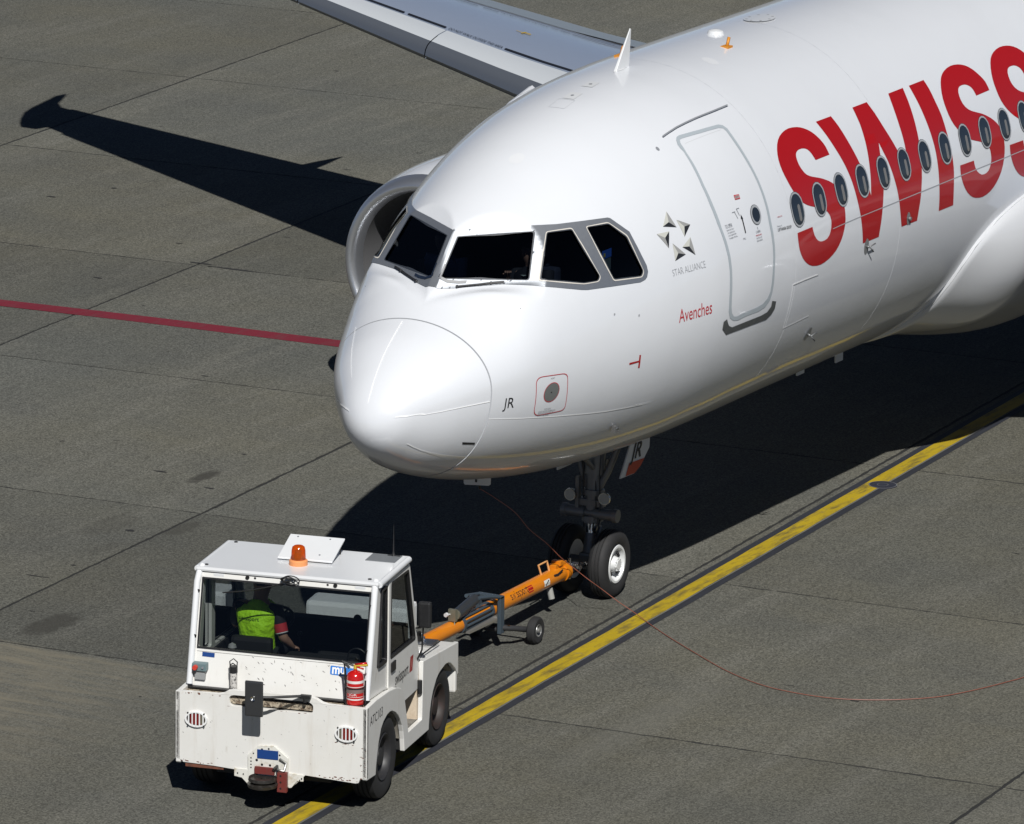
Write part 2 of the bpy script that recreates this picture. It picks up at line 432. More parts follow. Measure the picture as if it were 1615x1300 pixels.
def paint_mat(name, col, wear, dark=(.03, .03, .032)):
    return mat(name, col, .7, noise=[(3.5, .95 * wear, dark, .47, .70, (.6, 2.6, 1)), (1.1, .35, tuple(c * .6 for c in col), .45, .7), (40, .35, tuple(c * .55 for c in col), .45, .75), (7, .5 * wear, (.13, .125, .11), .62, .7)])
YEL = paint_mat('yellow line paint', (.41, .29, .006), .9)
DRK = paint_mat('dark line border', (.022, .024, .032), .35, (.036, .037, .042))
REDL = paint_mat('red line paint', (.16, .010, .022), .45, (.10, .05, .05))
def band(name, c, w0, w1, m, z, parent=None):
    """c = centre line points; sheet between lateral offsets w0 and w1"""
    vs = []; P = [Vector(p) for p in c]; rr = random.Random(5)
    pts = []
    for i in range(len(P) - 1):
        k = max(1, int((P[i + 1] - P[i]).length / .35))
        for j in range(k): pts.append(P[i].lerp(P[i + 1], j / k))
    pts.append(P[-1])
    for i, p in enumerate(pts):
        t = (pts[min(i + 1, len(pts) - 1)] - pts[max(i - 1, 0)]).normalized(); n = Vector((-t.y, t.x))
        for w in (w0, w1):
            q_ = p + n * (w + rr.uniform(-.004, .004)); vs.append((q_.x, q_.y, z))
    mb = MB(); mb.add(vs, [[2 * i, 2 * i + 2, 2 * i + 3, 2 * i + 1] for i in range(len(pts) - 1)])
    return mb.build(name, m, parent, recalc=False)
YC = [gxy(a, -1.262) for a in (-16, 62)]
tl = band('taxiway_line', YC, -.212, .208, DRK, .0045); tag(tl, kind='structure')
band('painted_stripe', YC, -.098, .112, YEL, .0088, tl)
band('grey_edge', YC, -.124, -.101, mat('bare edge', (.12, .12, .11), .8), .0088, tl)
red = band('red_line', [(11.2, 38), (12.6, 20), (13.0, 15.5), (13.22, 13.36), (13.45, 11.13), (13.65, 8.43), (13.9, 5.2)], -.165, .165, REDL, .0047)
tag(red, kind='structure')
# inspection cover beside the yellow line
mh = MB(); mh.lathe([(.010, .0001), (.010, .14), (.010, .165), (.004, .172)], (10.98, -.70, 0), n=40)
mh2 = mh.build('manhole_cover', mat('cover metal', (.05, .052, .07), .5, metal=.4, noise=[(30, .5, (.03, .03, .04), .4, .6)]))
tag(mh2, 'round dark metal cover sunk in the apron on the edge of the yellow line', 'manhole cover')
mb = MB(); mb.lathe([(.0125, .158), (.0125, .170)], (10.98, -.70, 0), n=40); mb.lathe([(.0125, .06), (.0125, .068)], (10.98, -.70, 0), n=30); mb.build('cover_ring', mat('cover rim', (.14, .14, .15), .5), mh2)

# sealed cracks and tar marks, far too many small ones to count
tr_ = random.Random(4); mb = MB()
def blot(x, y, rx, ry, ang=.06, n=9):
    c, s = math.cos(ang), math.sin(ang); P = []
    for j in range(n):
        a = 6.2832 * j / n; k = tr_.uniform(.55, 1.1); u, v = rx * k * math.cos(a), ry * k * math.sin(a); P.append((x + c * u - s * v, y + s * u + c * v, .0032))
    mb.add(P, [list(range(n))])
for x, y, rx, ry in ((16.55, 11.9, .05, .42), (16.62, 12.4, .04, .2), (6.95, 6.9, .03, .12), (6.6, 6.0, .03, .09), (4.5, 5.75, .05, .07), (2.3, 5.6, .02, .22), (2.9, 5.5, .03, .05)): blot(x, y, rx, ry)
for k in range(110):
    x, y = tr_.uniform(-4, 30), tr_.uniform(-8, 18)
    if abs(y + 1.3) < .8: continue
    blot(x, y, tr_.uniform(.008, .035), tr_.uniform(.02, .10), tr_.uniform(-.2, .2))
tm_ = mb.build('tar_marks', mat('tar black', (.022, .021, .02), .7), recalc=False); tag(tm_, kind='stuff')
# ================================================================ THE AEROPLANE
D = json.loads(r'''{"S1":[[7.211,28.0],[7.21,29.19],[7.205,30.75],[7.188,32.18],[7.161,33.65],[7.122,35.21],[7.073,36.68],[7.017,37.83],[6.956,38.76],[6.898,39.45],[6.833,39.95],[6.749,40.35],[6.658,40.53],[6.566,40.37],[6.476,39.93],[6.393,39.27],[6.318,38.36],[6.253,37.17],[6.199,35.79],[6.155,34.27],[6.123,32.64],[6.106,30.97],[6.101,29.24],[6.108,27.41],[6.123,25.65],[6.139,24.19],[6.161,22.78],[6.19,21.14],[6.229,19.57],[6.28,18.26],[6.338,17.18],[6.396,16.39],[6.455,15.75],[6.518,15.19],[6.581,14.65],[6.645,14.07],[6.707,13.43],[6.766,12.7],[6.816,11.87],[6.851,10.91],[6.872,9.89],[6.881,8.89],[6.878,7.85],[6.865,6.66],[6.841,5.51],[6.805,4.57],[6.757,3.9],[6.693,3.68],[6.627,3.78],[6.575,4.09],[6.529,4.67],[6.487,5.6],[6.453,6.76],[6.433,8.25],[6.423,9.48],[6.069,9.77],[6.067,8.56],[6.069,7.01],[6.076,5.68],[6.09,4.36],[6.118,2.95],[6.155,1.59],[6.201,0.39],[6.257,-0.71],[6.324,-1.72],[6.406,-2.53],[6.505,-3.1],[6.611,-3.36],[6.713,-3.2],[6.809,-2.74],[6.897,-2.08],[6.976,-1.18],[7.045,0.02],[7.102,1.39],[7.146,2.82],[7.179,4.26],[7.204,5.59],[7.221,6.97],[7.23,8.57],[7.233,10.22],[7.225,11.76],[7.211,13.29],[7.194,14.96],[7.174,16.47],[7.149,17.47],[7.12,18.27],[7.089,19.05],[7.05,19.79],[6.997,20.56],[6.938,21.29],[6.883,21.93],[6.823,22.52],[6.752,23.12],[6.681,23.73],[6.621,24.35],[6.572,25.02],[6.54,25.79],[6.518,26.68],[6.498,27.79],[6.488,29.0],[6.491,30.29],[6.505,31.46],[6.529,32.23],[6.56,32.73],[6.598,33.03],[6.64,33.14],[6.687,33.1],[6.732,32.91],[6.771,32.59],[6.804,32.08],[6.829,31.34],[6.848,30.41],[6.864,29.14],[6.875,28.08]],"W":[[7.281,39.19],[7.65,39.14],[7.65,39.14],[7.667,37.51],[7.688,35.34],[7.703,33.18],[7.719,30.9],[7.739,28.52],[7.761,26.14],[7.783,23.96],[7.805,21.71],[7.829,19.06],[7.854,16.31],[7.878,13.34],[7.9,11.02],[7.9,11.02],[7.922,13.02],[7.954,15.4],[7.973,16.92],[7.991,18.49],[8.018,20.72],[8.049,23.17],[8.077,25.54],[8.105,28.0],[8.133,30.66],[8.16,33.45],[8.18,36.71],[8.198,39.3],[8.198,39.3],[8.56,39.33],[8.56,39.33],[8.574,37.32],[8.595,34.76],[8.611,32.51],[8.63,30.29],[8.656,28.09],[8.687,25.85],[8.722,23.42],[8.758,21.03],[8.791,18.91],[8.821,16.98],[8.849,15.06],[8.871,13.64],[8.871,13.64],[8.898,16.28],[8.937,19.51],[8.958,22.05],[8.973,24.39],[8.986,26.47],[8.998,28.59],[9.018,31.06],[9.044,33.72],[9.082,36.89],[9.12,39.44],[9.12,39.44],[9.498,39.53],[9.498,39.53],[9.474,37.48],[9.447,34.8],[9.421,32.28],[9.394,29.63],[9.364,26.7],[9.336,23.82],[9.312,21.32],[9.288,19.0],[9.266,16.82],[9.242,14.66],[9.218,12.39],[9.192,9.99],[9.159,7.25],[9.129,4.59],[9.102,2.56],[9.076,0.78],[9.053,-1.2],[9.039,-2.71],[9.039,-2.71],[8.637,-2.59],[8.637,-2.59],[8.618,-0.76],[8.599,1.59],[8.587,3.65],[8.576,5.77],[8.562,8.02],[8.546,10.38],[8.523,12.99],[8.501,15.5],[8.481,17.57],[8.462,19.41],[8.441,21.01],[8.42,22.54],[8.4,24.41],[8.387,25.89],[8.387,25.89],[8.365,24.64],[8.34,22.95],[8.319,21.23],[8.299,19.4],[8.282,17.47],[8.264,15.46],[8.241,13.34],[8.218,11.23],[8.195,9.37],[8.17,7.43],[8.141,5.05],[8.112,2.47],[8.077,-0.47],[8.054,-2.8],[8.054,-2.8],[7.649,-2.78],[7.649,-2.78],[7.642,-1.27],[7.63,0.93],[7.613,3.56],[7.595,6.34],[7.577,8.81],[7.558,11.34],[7.539,14.21],[7.519,17.21],[7.492,20.26],[7.462,23.27],[7.429,26.02],[7.395,28.72],[7.363,31.58],[7.335,34.34],[7.304,37.06],[7.283,39.09]],"I":[[9.656,39.48],[10.042,39.56],[10.042,39.56],[10.046,38.08],[10.049,36.04],[10.043,33.8],[10.037,31.42],[10.04,29.09],[10.043,26.67],[10.036,24.04],[10.029,21.35],[10.03,18.67],[10.033,16.07],[10.031,13.6],[10.028,11.3],[10.024,9.39],[10.015,7.4],[10.0,4.74],[9.99,1.98],[9.986,-0.63],[9.987,-2.56],[9.987,-2.56],[9.606,-2.52],[9.606,-2.52],[9.608,-0.77],[9.612,1.51],[9.615,3.63],[9.619,5.83],[9.625,8.09],[9.632,10.49],[9.638,13.23],[9.645,15.99],[9.647,18.4],[9.646,20.81],[9.645,23.37],[9.643,26.18],[9.643,29.54],[9.646,33.03],[9.648,36.63],[9.655,39.39]],"S2":[[11.391,28.75],[11.392,30.06],[11.387,31.71],[11.362,33.12],[11.326,34.5],[11.286,35.93],[11.24,37.27],[11.188,38.38],[11.128,39.29],[11.06,39.98],[10.984,40.47],[10.897,40.78],[10.804,40.84],[10.703,40.56],[10.605,40.01],[10.522,39.28],[10.448,38.27],[10.382,36.87],[10.324,35.25],[10.276,33.51],[10.24,31.68],[10.219,29.83],[10.211,27.94],[10.212,25.97],[10.228,24.07],[10.26,22.36],[10.307,20.78],[10.369,19.27],[10.44,17.88],[10.516,16.7],[10.596,15.7],[10.686,14.95],[10.771,14.32],[10.832,13.77],[10.885,13.16],[10.945,12.31],[10.994,11.34],[11.015,10.31],[11.021,9.2],[11.022,8.02],[11.014,6.84],[10.992,5.7],[10.96,4.7],[10.922,3.98],[10.875,3.53],[10.81,3.39],[10.743,3.58],[10.683,4.25],[10.632,5.13],[10.598,6.04],[10.576,7.0],[10.564,8.16],[10.559,9.08],[10.195,9.28],[10.19,8.1],[10.191,6.53],[10.208,5.03],[10.235,3.53],[10.271,2.1],[10.316,0.73],[10.372,-0.55],[10.438,-1.67],[10.511,-2.58],[10.595,-3.26],[10.694,-3.73],[10.797,-3.89],[10.896,-3.64],[10.989,-3.05],[11.071,-2.17],[11.145,-1.03],[11.213,0.36],[11.271,1.96],[11.317,3.72],[11.353,5.57],[11.381,7.45],[11.399,9.37],[11.406,11.42],[11.403,13.38],[11.384,15.01],[11.353,16.46],[11.308,17.8],[11.253,18.99],[11.194,20.03],[11.131,20.95],[11.07,21.75],[11.004,22.49],[10.923,23.21],[10.844,23.91],[10.777,24.58],[10.72,25.37],[10.673,26.43],[10.642,27.67],[10.631,29.11],[10.637,30.5],[10.654,31.61],[10.681,32.48],[10.714,33.07],[10.758,33.41],[10.821,33.49],[10.886,33.33],[10.937,32.89],[10.978,32.27],[11.005,31.56],[11.021,30.72],[11.029,29.55],[11.032,28.58]],"star":[[[3.852,34.38],[3.709,30.72],[3.899,28.51],[3.816,31.09]],[[3.939,30.6],[3.967,24.77],[4.114,27.29],[4.016,27.59]],[[4.05,23.85],[3.886,22.21],[4.054,18.2],[3.993,21.41]],[[3.757,24.67],[3.722,19.32],[3.907,19.69],[3.797,21.1]],[[3.579,29.63],[3.769,28.49],[3.682,23.86],[3.678,27.31]]],"door_out":[[4.652,52.52],[4.695,53.37],[4.75,53.5],[5.102,52.02],[5.475,50.81],[5.538,50.04],[5.571,48.41],[5.561,44.83],[5.557,39.92],[5.561,34.63],[5.567,29.87],[5.567,25.59],[5.563,21.18],[5.548,16.66],[5.548,13.29],[5.543,9.77],[5.529,6.31],[5.506,2.33],[5.494,-1.52],[5.471,-4.51],[5.434,-6.78],[5.339,-8.32],[5.194,-8.65],[4.943,-8.11],[4.766,-8.14],[4.673,-7.46],[4.594,-5.87],[4.556,-3.24],[4.56,0.89],[4.575,5.19],[4.592,9.17],[4.594,13.27],[4.577,17.86],[4.556,22.26],[4.547,23.84],[4.541,29.66],[4.555,36.34],[4.594,43.24],[4.62,48.1],[4.611,49.63],[4.616,51.05]],"door_in":[[4.685,51.39],[4.706,52.09],[4.753,52.12],[5.085,50.81],[5.442,49.7],[5.507,48.95],[5.521,47.76],[5.513,44.2],[5.513,39.31],[5.521,34.03],[5.528,29.57],[5.527,25.59],[5.52,21.48],[5.501,16.85],[5.501,13.61],[5.497,10.08],[5.487,6.61],[5.463,2.65],[5.444,-1.14],[5.423,-3.82],[5.369,-5.65],[5.281,-6.74],[5.135,-6.89],[4.91,-6.53],[4.733,-6.54],[4.672,-6.03],[4.627,-4.5],[4.608,-2.37],[4.608,0.52],[4.622,4.83],[4.636,8.83],[4.639,12.92],[4.624,17.49],[4.598,21.91],[4.599,23.41],[4.591,29.23],[4.596,35.96],[4.633,42.85],[4.648,47.45],[4.664,49.4],[4.67,50.62]],"kick":[[4.536,-5.78],[4.472,-6.18],[4.468,-8.66],[4.569,-11.45],[4.99,-12.22],[5.424,-13.08],[5.53,-12.06],[5.586,-10.52],[5.588,-8.26],[5.488,-7.35],[5.484,-9.1],[5.409,-10.48],[5.28,-10.64],[4.964,-10.1],[4.664,-9.64],[4.596,-8.56],[4.562,-7.27]],"dwin":[[5.185,21.94],[5.373,19.63],[5.288,23.44],[5.278,18.14]],"exit":[[5.0,29.09],[5.098,28.6],[5.09,27.24],[4.994,27.58]],"arrow":[[5.0,22.66],[4.999,17.23]],"doorline":[[4.5,55.65],[4.631,55.89],[4.814,56.1],[5.015,56.01],[5.221,55.85],[5.392,55.66],[5.555,55.48],[5.749,55.34],[5.903,55.27]],"cargo":[[6.552,-6.22],[6.414,-6.0],[6.239,-5.75],[6.075,-5.58],[5.95,-5.46],[5.95,-5.46],[5.949,-7.33],[5.95,-9.79],[5.948,-11.98],[5.947,-14.33],[5.947,-17.48],[5.955,-20.16],[6.248,-20.23],[6.579,-20.12]],"longline":[[1.023,-16.98],[1.188,-18.42],[1.436,-20.18],[1.728,-21.63],[2.058,-23.21],[2.401,-24.92],[2.746,-26.5],[3.119,-27.7],[3.393,-28.49],[3.297,-28.08],[3.221,-27.61],[3.581,-28.6],[4.104,-30.15],[4.607,-31.14],[5.116,-31.97],[5.535,-32.11],[5.943,-32.09],[6.519,-32.86],[6.996,-33.57]],"strips":[[[0.131,15.96],[0.225,6.05],[0.372,-2.05],[0.507,-3.72],[0.652,-4.44],[0.839,-5.22],[0.997,-5.73]],[[0.276,-35.6],[0.347,-39.01],[0.446,-42.0],[0.558,-43.7],[0.693,-44.78],[0.867,-45.14],[1.017,-45.41]],[[0.08,89.14],[0.132,90.46],[0.226,92.79],[0.349,94.55],[0.479,95.39],[0.59,95.53],[0.701,95.58],[0.848,96.06],[0.968,96.49]],[[0.342,134.57],[0.422,135.27],[0.528,135.48],[0.64,135.51],[0.773,136.23],[0.94,137.19],[1.07,138.09]],[[0.504,-174.9],[0.417,-176.42],[0.256,174.68],[0.133,159.89],[0.085,151.78]],[[0.602,146.44],[0.668,146.31],[0.782,146.65],[0.949,147.5],[1.138,148.91],[1.302,149.72],[1.431,149.44],[1.509,147.05],[1.558,144.92]]],"vent":[[0.819,-32.48],[0.975,-33.24],[0.985,-34.78],[0.834,-34.32]],"tmark":[[3.054,-5.47],[3.079,-5.71],[3.087,-10.81],[3.06,-10.58],[2.907,-7.21],[3.056,-7.68],[3.055,-8.28],[2.911,-8.03]],"rbox":[[1.555,-3.07],[1.559,-1.98],[1.57,-1.18],[1.587,-0.66],[1.611,-0.44],[1.642,-0.49],[1.909,-1.91],[1.94,-2.2],[1.965,-2.68],[1.982,-3.35],[1.993,-4.2],[1.997,-5.25],[2.038,-17.27],[2.042,-18.44],[2.037,-19.34],[2.024,-19.98],[2.002,-20.35],[1.97,-20.44],[1.693,-20.39],[1.661,-20.27],[1.634,-19.86],[1.613,-19.15],[1.597,-18.16],[1.587,-16.9]],"disc":[[1.677,-9.08],[1.892,-9.11],[1.794,-4.8],[1.778,-14.19]],"glassF":[[1.791,88.08],[1.803,88.02],[1.814,87.78],[1.824,87.38],[1.833,86.8],[1.847,85.69],[1.862,84.57],[1.876,83.46],[1.89,82.34],[1.905,81.23],[1.919,80.11],[1.933,79.0],[1.948,77.9],[1.962,76.8],[1.976,75.71],[1.99,74.63],[2.005,73.56],[2.019,72.49],[2.033,71.44],[2.048,70.4],[2.062,69.37],[2.076,68.36],[2.091,67.36],[2.105,66.37],[2.119,65.39],[2.134,64.43],[2.148,63.48],[2.162,62.55],[2.176,61.62],[2.191,60.72],[2.205,59.83],[2.219,58.95],[2.234,58.09],[2.24,57.59],[2.241,57.13],[2.238,56.7],[2.229,56.31],[2.211,55.65],[2.192,54.98],[2.174,54.3],[2.155,53.61],[2.137,52.91],[2.118,52.19],[2.1,51.47],[2.081,50.73],[2.063,49.98],[2.044,49.22],[2.026,48.45],[2.007,47.68],[1.989,46.89],[1.97,46.1],[1.952,45.3],[1.933,44.49],[1.923,44.14],[1.913,44.05],[1.904,44.22],[1.896,44.66],[1.884,45.61],[1.871,46.6],[1.858,47.61],[1.845,48.65],[1.833,49.73],[1.82,50.85],[1.807,52.0],[1.794,53.19],[1.782,54.41],[1.769,55.66],[1.756,56.94],[1.744,58.25],[1.731,59.58],[1.718,60.93],[1.705,62.31],[1.693,63.7],[1.68,65.1],[1.667,66.52],[1.654,67.94],[1.642,69.36],[1.629,70.79],[1.616,72.21],[1.603,73.63],[1.591,75.04],[1.578,76.45],[1.565,77.85],[1.553,79.25],[1.54,80.62],[1.527,81.99],[1.514,83.32],[1.502,84.64],[1.489,85.93],[1.484,86.61],[1.483,87.1],[1.488,87.4],[1.498,87.51],[1.517,87.55],[1.537,87.58],[1.556,87.62],[1.576,87.66],[1.595,87.7],[1.615,87.74],[1.634,87.78],[1.654,87.81],[1.674,87.85],[1.693,87.89],[1.713,87.93],[1.733,87.96],[1.752,88.0],[1.772,88.04]],"glass2":[[2.315,52.8],[2.325,53.02],[2.336,53.1],[2.346,53.04],[2.357,52.84],[2.384,52.23],[2.411,51.63],[2.438,51.04],[2.465,50.46],[2.493,49.89],[2.521,49.33],[2.549,48.78],[2.578,48.23],[2.588,47.98],[2.595,47.68],[2.599,47.34],[2.599,46.94],[2.596,45.98],[2.594,45.02],[2.592,44.06],[2.59,43.1],[2.589,42.15],[2.589,41.19],[2.589,40.24],[2.589,39.29],[2.59,38.34],[2.591,37.39],[2.593,36.45],[2.595,35.5],[2.597,34.56],[2.6,33.62],[2.604,32.68],[2.608,31.74],[2.612,30.8],[2.617,29.86],[2.622,28.93],[2.628,27.99],[2.629,27.61],[2.627,27.26],[2.622,26.96],[2.613,26.7],[2.607,26.56],[2.597,26.37],[2.585,26.28],[2.573,26.29],[2.559,26.39],[2.516,26.86],[2.473,27.34],[2.431,27.83],[2.417,28.01],[2.403,28.21],[2.39,28.44],[2.377,28.69],[2.346,29.33],[2.316,29.98],[2.286,30.64],[2.257,31.31],[2.228,32.0],[2.199,32.7],[2.171,33.41],[2.143,34.14],[2.115,34.87],[2.088,35.62],[2.061,36.39],[2.034,37.17],[2.008,37.97],[1.988,38.79],[1.976,39.62],[1.973,39.97],[1.973,40.32],[1.975,40.66],[1.982,40.99],[1.999,41.73],[2.017,42.47],[2.035,43.2],[2.053,43.93],[2.07,44.64],[2.088,45.35],[2.106,46.06],[2.124,46.75],[2.142,47.43],[2.159,48.11],[2.179,48.78],[2.201,49.46],[2.223,50.13],[2.246,50.8],[2.269,51.47],[2.292,52.14]],"glass3":[[2.762,44.05],[2.765,44.38],[2.771,44.55],[2.779,44.58],[2.791,44.47],[2.821,44.03],[2.852,43.6],[2.882,43.18],[2.913,42.76],[2.944,42.36],[2.976,41.96],[3.008,41.57],[3.021,41.38],[3.031,41.14],[3.04,40.85],[3.047,40.51],[3.062,39.66],[3.077,38.82],[3.092,37.98],[3.108,37.15],[3.124,36.32],[3.141,35.5],[3.158,34.68],[3.165,34.33],[3.169,33.98],[3.172,33.62],[3.173,33.25],[3.174,32.38],[3.175,31.52],[3.177,30.65],[3.179,29.78],[3.182,28.92],[3.185,28.05],[3.188,27.19],[3.192,26.33],[3.196,25.46],[3.201,24.6],[3.206,23.73],[3.212,22.87],[3.218,22.01],[3.219,21.65],[3.218,21.32],[3.214,21.02],[3.207,20.74],[3.197,20.43],[3.188,20.22],[3.178,20.1],[3.165,20.08],[3.15,20.16],[3.113,20.48],[3.075,20.8],[3.039,21.13],[3.002,21.46],[2.966,21.8],[2.93,22.14],[2.894,22.49],[2.858,22.84],[2.823,23.2],[2.809,23.39],[2.799,23.63],[2.792,23.94],[2.788,24.3],[2.782,25.24],[2.776,26.17],[2.772,27.1],[2.767,28.04],[2.763,28.97],[2.76,29.91],[2.757,30.85],[2.754,31.79],[2.752,32.72],[2.75,33.66],[2.749,34.6],[2.748,35.54],[2.748,36.48],[2.748,37.43],[2.748,38.37],[2.75,39.31],[2.751,40.26],[2.753,41.2],[2.756,42.15],[2.758,43.1]],"frame":[[1.868,91.11],[1.854,89.63],[1.868,88.56],[1.883,87.49],[1.897,86.42],[1.911,85.34],[1.925,84.26],[1.94,83.18],[1.954,82.1],[1.968,81.03],[1.982,79.95],[1.997,78.88],[2.011,77.82],[2.025,76.76],[2.039,75.71],[2.054,74.67],[2.068,73.64],[2.082,72.61],[2.097,71.6],[2.111,70.6],[2.125,69.59],[2.139,68.6],[2.153,67.62],[2.167,66.65],[2.181,65.69],[2.195,64.74],[2.209,63.8],[2.223,62.88],[2.237,61.97],[2.251,61.08],[2.265,60.2],[2.285,59.41],[2.307,58.64],[2.33,57.88],[2.352,57.14],[2.379,56.31],[2.407,55.49],[2.435,54.68],[2.463,53.89],[2.492,53.12],[2.519,52.51],[2.547,51.9],[2.575,51.31],[2.604,50.72],[2.632,50.15],[2.661,49.58],[2.69,49.02],[2.719,48.47],[2.749,47.92],[2.779,47.39],[2.81,46.86],[2.841,46.35],[2.872,45.84],[2.904,45.34],[2.936,44.86],[2.968,44.38],[3.0,43.91],[3.033,43.45],[3.067,43.0],[3.094,42.27],[3.108,41.42],[3.123,40.58],[3.137,39.75],[3.153,38.91],[3.169,38.09],[3.185,37.27],[3.201,36.45],[3.219,35.64],[3.236,34.84],[3.237,33.95],[3.239,33.07],[3.241,32.19],[3.244,31.31],[3.247,30.43],[3.251,29.55],[3.255,28.67],[3.259,27.76],[3.263,26.85],[3.268,25.94],[3.274,25.04],[3.28,24.13],[3.286,23.22],[3.293,22.31],[3.29,21.3],[3.288,20.28],[3.272,19.61],[3.257,18.93],[3.22,18.42],[3.183,18.41],[3.146,18.4],[3.109,18.68],[3.073,18.97],[3.037,19.26],[3.001,19.55],[2.966,19.85],[2.93,20.16],[2.895,20.46],[2.86,20.78],[2.826,21.1],[2.791,21.42],[2.753,21.78],[2.716,22.15],[2.679,22.53],[2.642,22.91],[2.605,23.3],[2.568,23.69],[2.532,24.08],[2.495,24.49],[2.459,24.9],[2.423,25.32],[2.384,25.95],[2.346,26.61],[2.313,27.29],[2.281,27.98],[2.249,28.69],[2.217,29.41],[2.186,30.15],[2.155,30.9],[2.125,31.67],[2.095,32.44],[2.066,33.24],[2.038,33.99],[2.011,34.76],[1.985,35.56],[1.959,36.37],[1.942,37.19],[1.929,38.02],[1.916,38.88],[1.904,39.77],[1.892,40.68],[1.879,41.58],[1.867,42.5],[1.855,43.45],[1.843,44.43],[1.831,45.45],[1.819,46.5],[1.807,47.59],[1.795,48.72],[1.784,49.88],[1.772,51.07],[1.76,52.3],[1.746,53.47],[1.731,54.67],[1.717,55.9],[1.702,57.16],[1.688,58.44],[1.674,59.75],[1.659,61.07],[1.645,62.41],[1.63,63.76],[1.616,65.12],[1.602,66.49],[1.587,67.87],[1.573,69.26],[1.559,70.67],[1.544,72.08],[1.53,73.49],[1.516,74.9],[1.502,76.3],[1.487,77.68],[1.474,79.09],[1.46,80.47],[1.447,81.83],[1.433,83.17],[1.42,84.48],[1.406,85.76],[1.399,87.27],[1.399,88.93]],"aven":[[3.67,0.45],[4.235,-1.18],[3.772,4.65]],"sa":[[3.64,15.22],[4.183,13.25],[3.642,16.77]],"jr":[[1.158,-11.94],[1.293,-12.82],[1.171,-7.02]]}''')
PL = empty('airliner'); tag(PL, 'white twin-jet airliner with large red letters on its side, nose towards the tug', 'airliner')
def inpoly(x, y, P):
    c = False; j = len(P) - 1
    for i in range(len(P)):
        if (P[i][1] > y) != (P[j][1] > y) and x < (P[j][0] - P[i][0]) * (y - P[i][1]) / (P[j][1] - P[i][1]) + P[i][0]: c = not c
        j = i
    return c
PANES = [D['glassF'], D['glass2'], D['glass3']]
BAY = [(4.72, -74.5), (5.72, -74.5), (5.72, -90), (4.72, -90)]
def grid_skin(name, xs, ts, off, m, holes, parent):
    vs = []; hv = []
    for x in xs:
        for t in ts:
            vs.append(S(x, t, off))
            h = False
            tt = 180 - t if t > 90 else (-180 - t if t < -90 else t)
            if holes:
                for P in PANES:
                    if P[0] and 1.3 < x < 3.4 and inpoly(x, tt, P): h = True
                if 4.72 < x < 5.72 and tt < -75: h = True
            hv.append(h)
    n = len(ts); fs = []
    for i in range(len(xs) - 1):
        for j in range(n - 1):
            q = (i * n + j, i * n + j + 1, (i + 1) * n + j + 1, (i + 1) * n + j)
            if not any(hv[k] for k in q): fs.append(q)
    me = bpy.data.meshes.new(name); me.from_pydata(vs, [], fs)
    bm = bmesh.new(); bm.from_mesh(me); bmesh.ops.remove_doubles(bm, verts=bm.verts, dist=1e-4); bmesh.ops.delete(bm, geom=[v for v in bm.verts if not v.link_faces], context='VERTS')
    bmesh.ops.recalc_face_normals(bm, faces=bm.faces); bm.to_mesh(me); bm.free()
    me.polygons.foreach_set('use_smooth', [True] * len(me.polygons))
    return link(name, me, m, parent)
def frange(a, b, st):
    n = max(1, round((b - a) / st)); return [a + (b - a) * i / n for i in range(n)]
XR = 1.015
TS = [t * 1.0 for t in range(-180, 181)]
TS2 = [t * 2.0 for t in range(-90, 91)]
fus = grid_skin('fuselage', frange(XR, 1.32, .03) + frange(1.32, 3.25, .02) + frange(3.25, 7.6, .07) + [7.6], TS, 0, PAINT, True, PL)
aft = MB()
axs = [7.6, 10, 13, 17, 21, 25, 27, 29, 31, 33, 35, 36.6]
def aft_pt(x, t):
    k = 1 if x < 25 else max(.08, 1 - ((x - 25) / 12.2) ** 1.35)
    a = R(t); tp, b_, w_, m_ = sect(7.6); zc = m_ + (0 if x < 25 else (x - 25) * .085)
    return (x, -w_ * k * math.cos(a), zc + ((tp - m_) if a > 0 else (m_ - b_)) * k * math.sin(a))
n = len(TS); aft.add([aft_pt(x, t) for x in axs for t in TS], [[i * n + j, i * n + j + 1, (i + 1) * n + j + 1, (i + 1) * n + j] for i in range(len(axs) - 1) for j in range(n - 1)], 0, True)
aft.build('rear_fuselage', PAINT, PL)
rad = grid_skin('radome', [0, .002, .006, .012, .02, .03, .045, .06, .08, .1, .13, .16] + frange(.2, 1.0, .04) + [1.007], TS2, 0, PAINT, False, PL)
decal('radome_seam', [[(1.004, t) for t in range(-180, 181, 4)] + [(1.018, t) for t in range(180, -181, -4)]], .0012, SEAM, PL, xs=1, ts=4)
D['strips'][4] = [(x, t - 360 if t > 0 else t) for x, t in D['strips'][4]]
for q in D['strips'][:-1]:
    decal('lightning_strip', [strip(q, .020)], .006, SEAMW, rad, xs=.08, ts=4)
decal('lightning_strip', [strip([(x, 187.0) for x in (.3, .5, .7, .9)], .011)], .006, SEAMW, rad, xs=.08)
decal('drain_slot', [D['vent']], .004, BLK, rad)

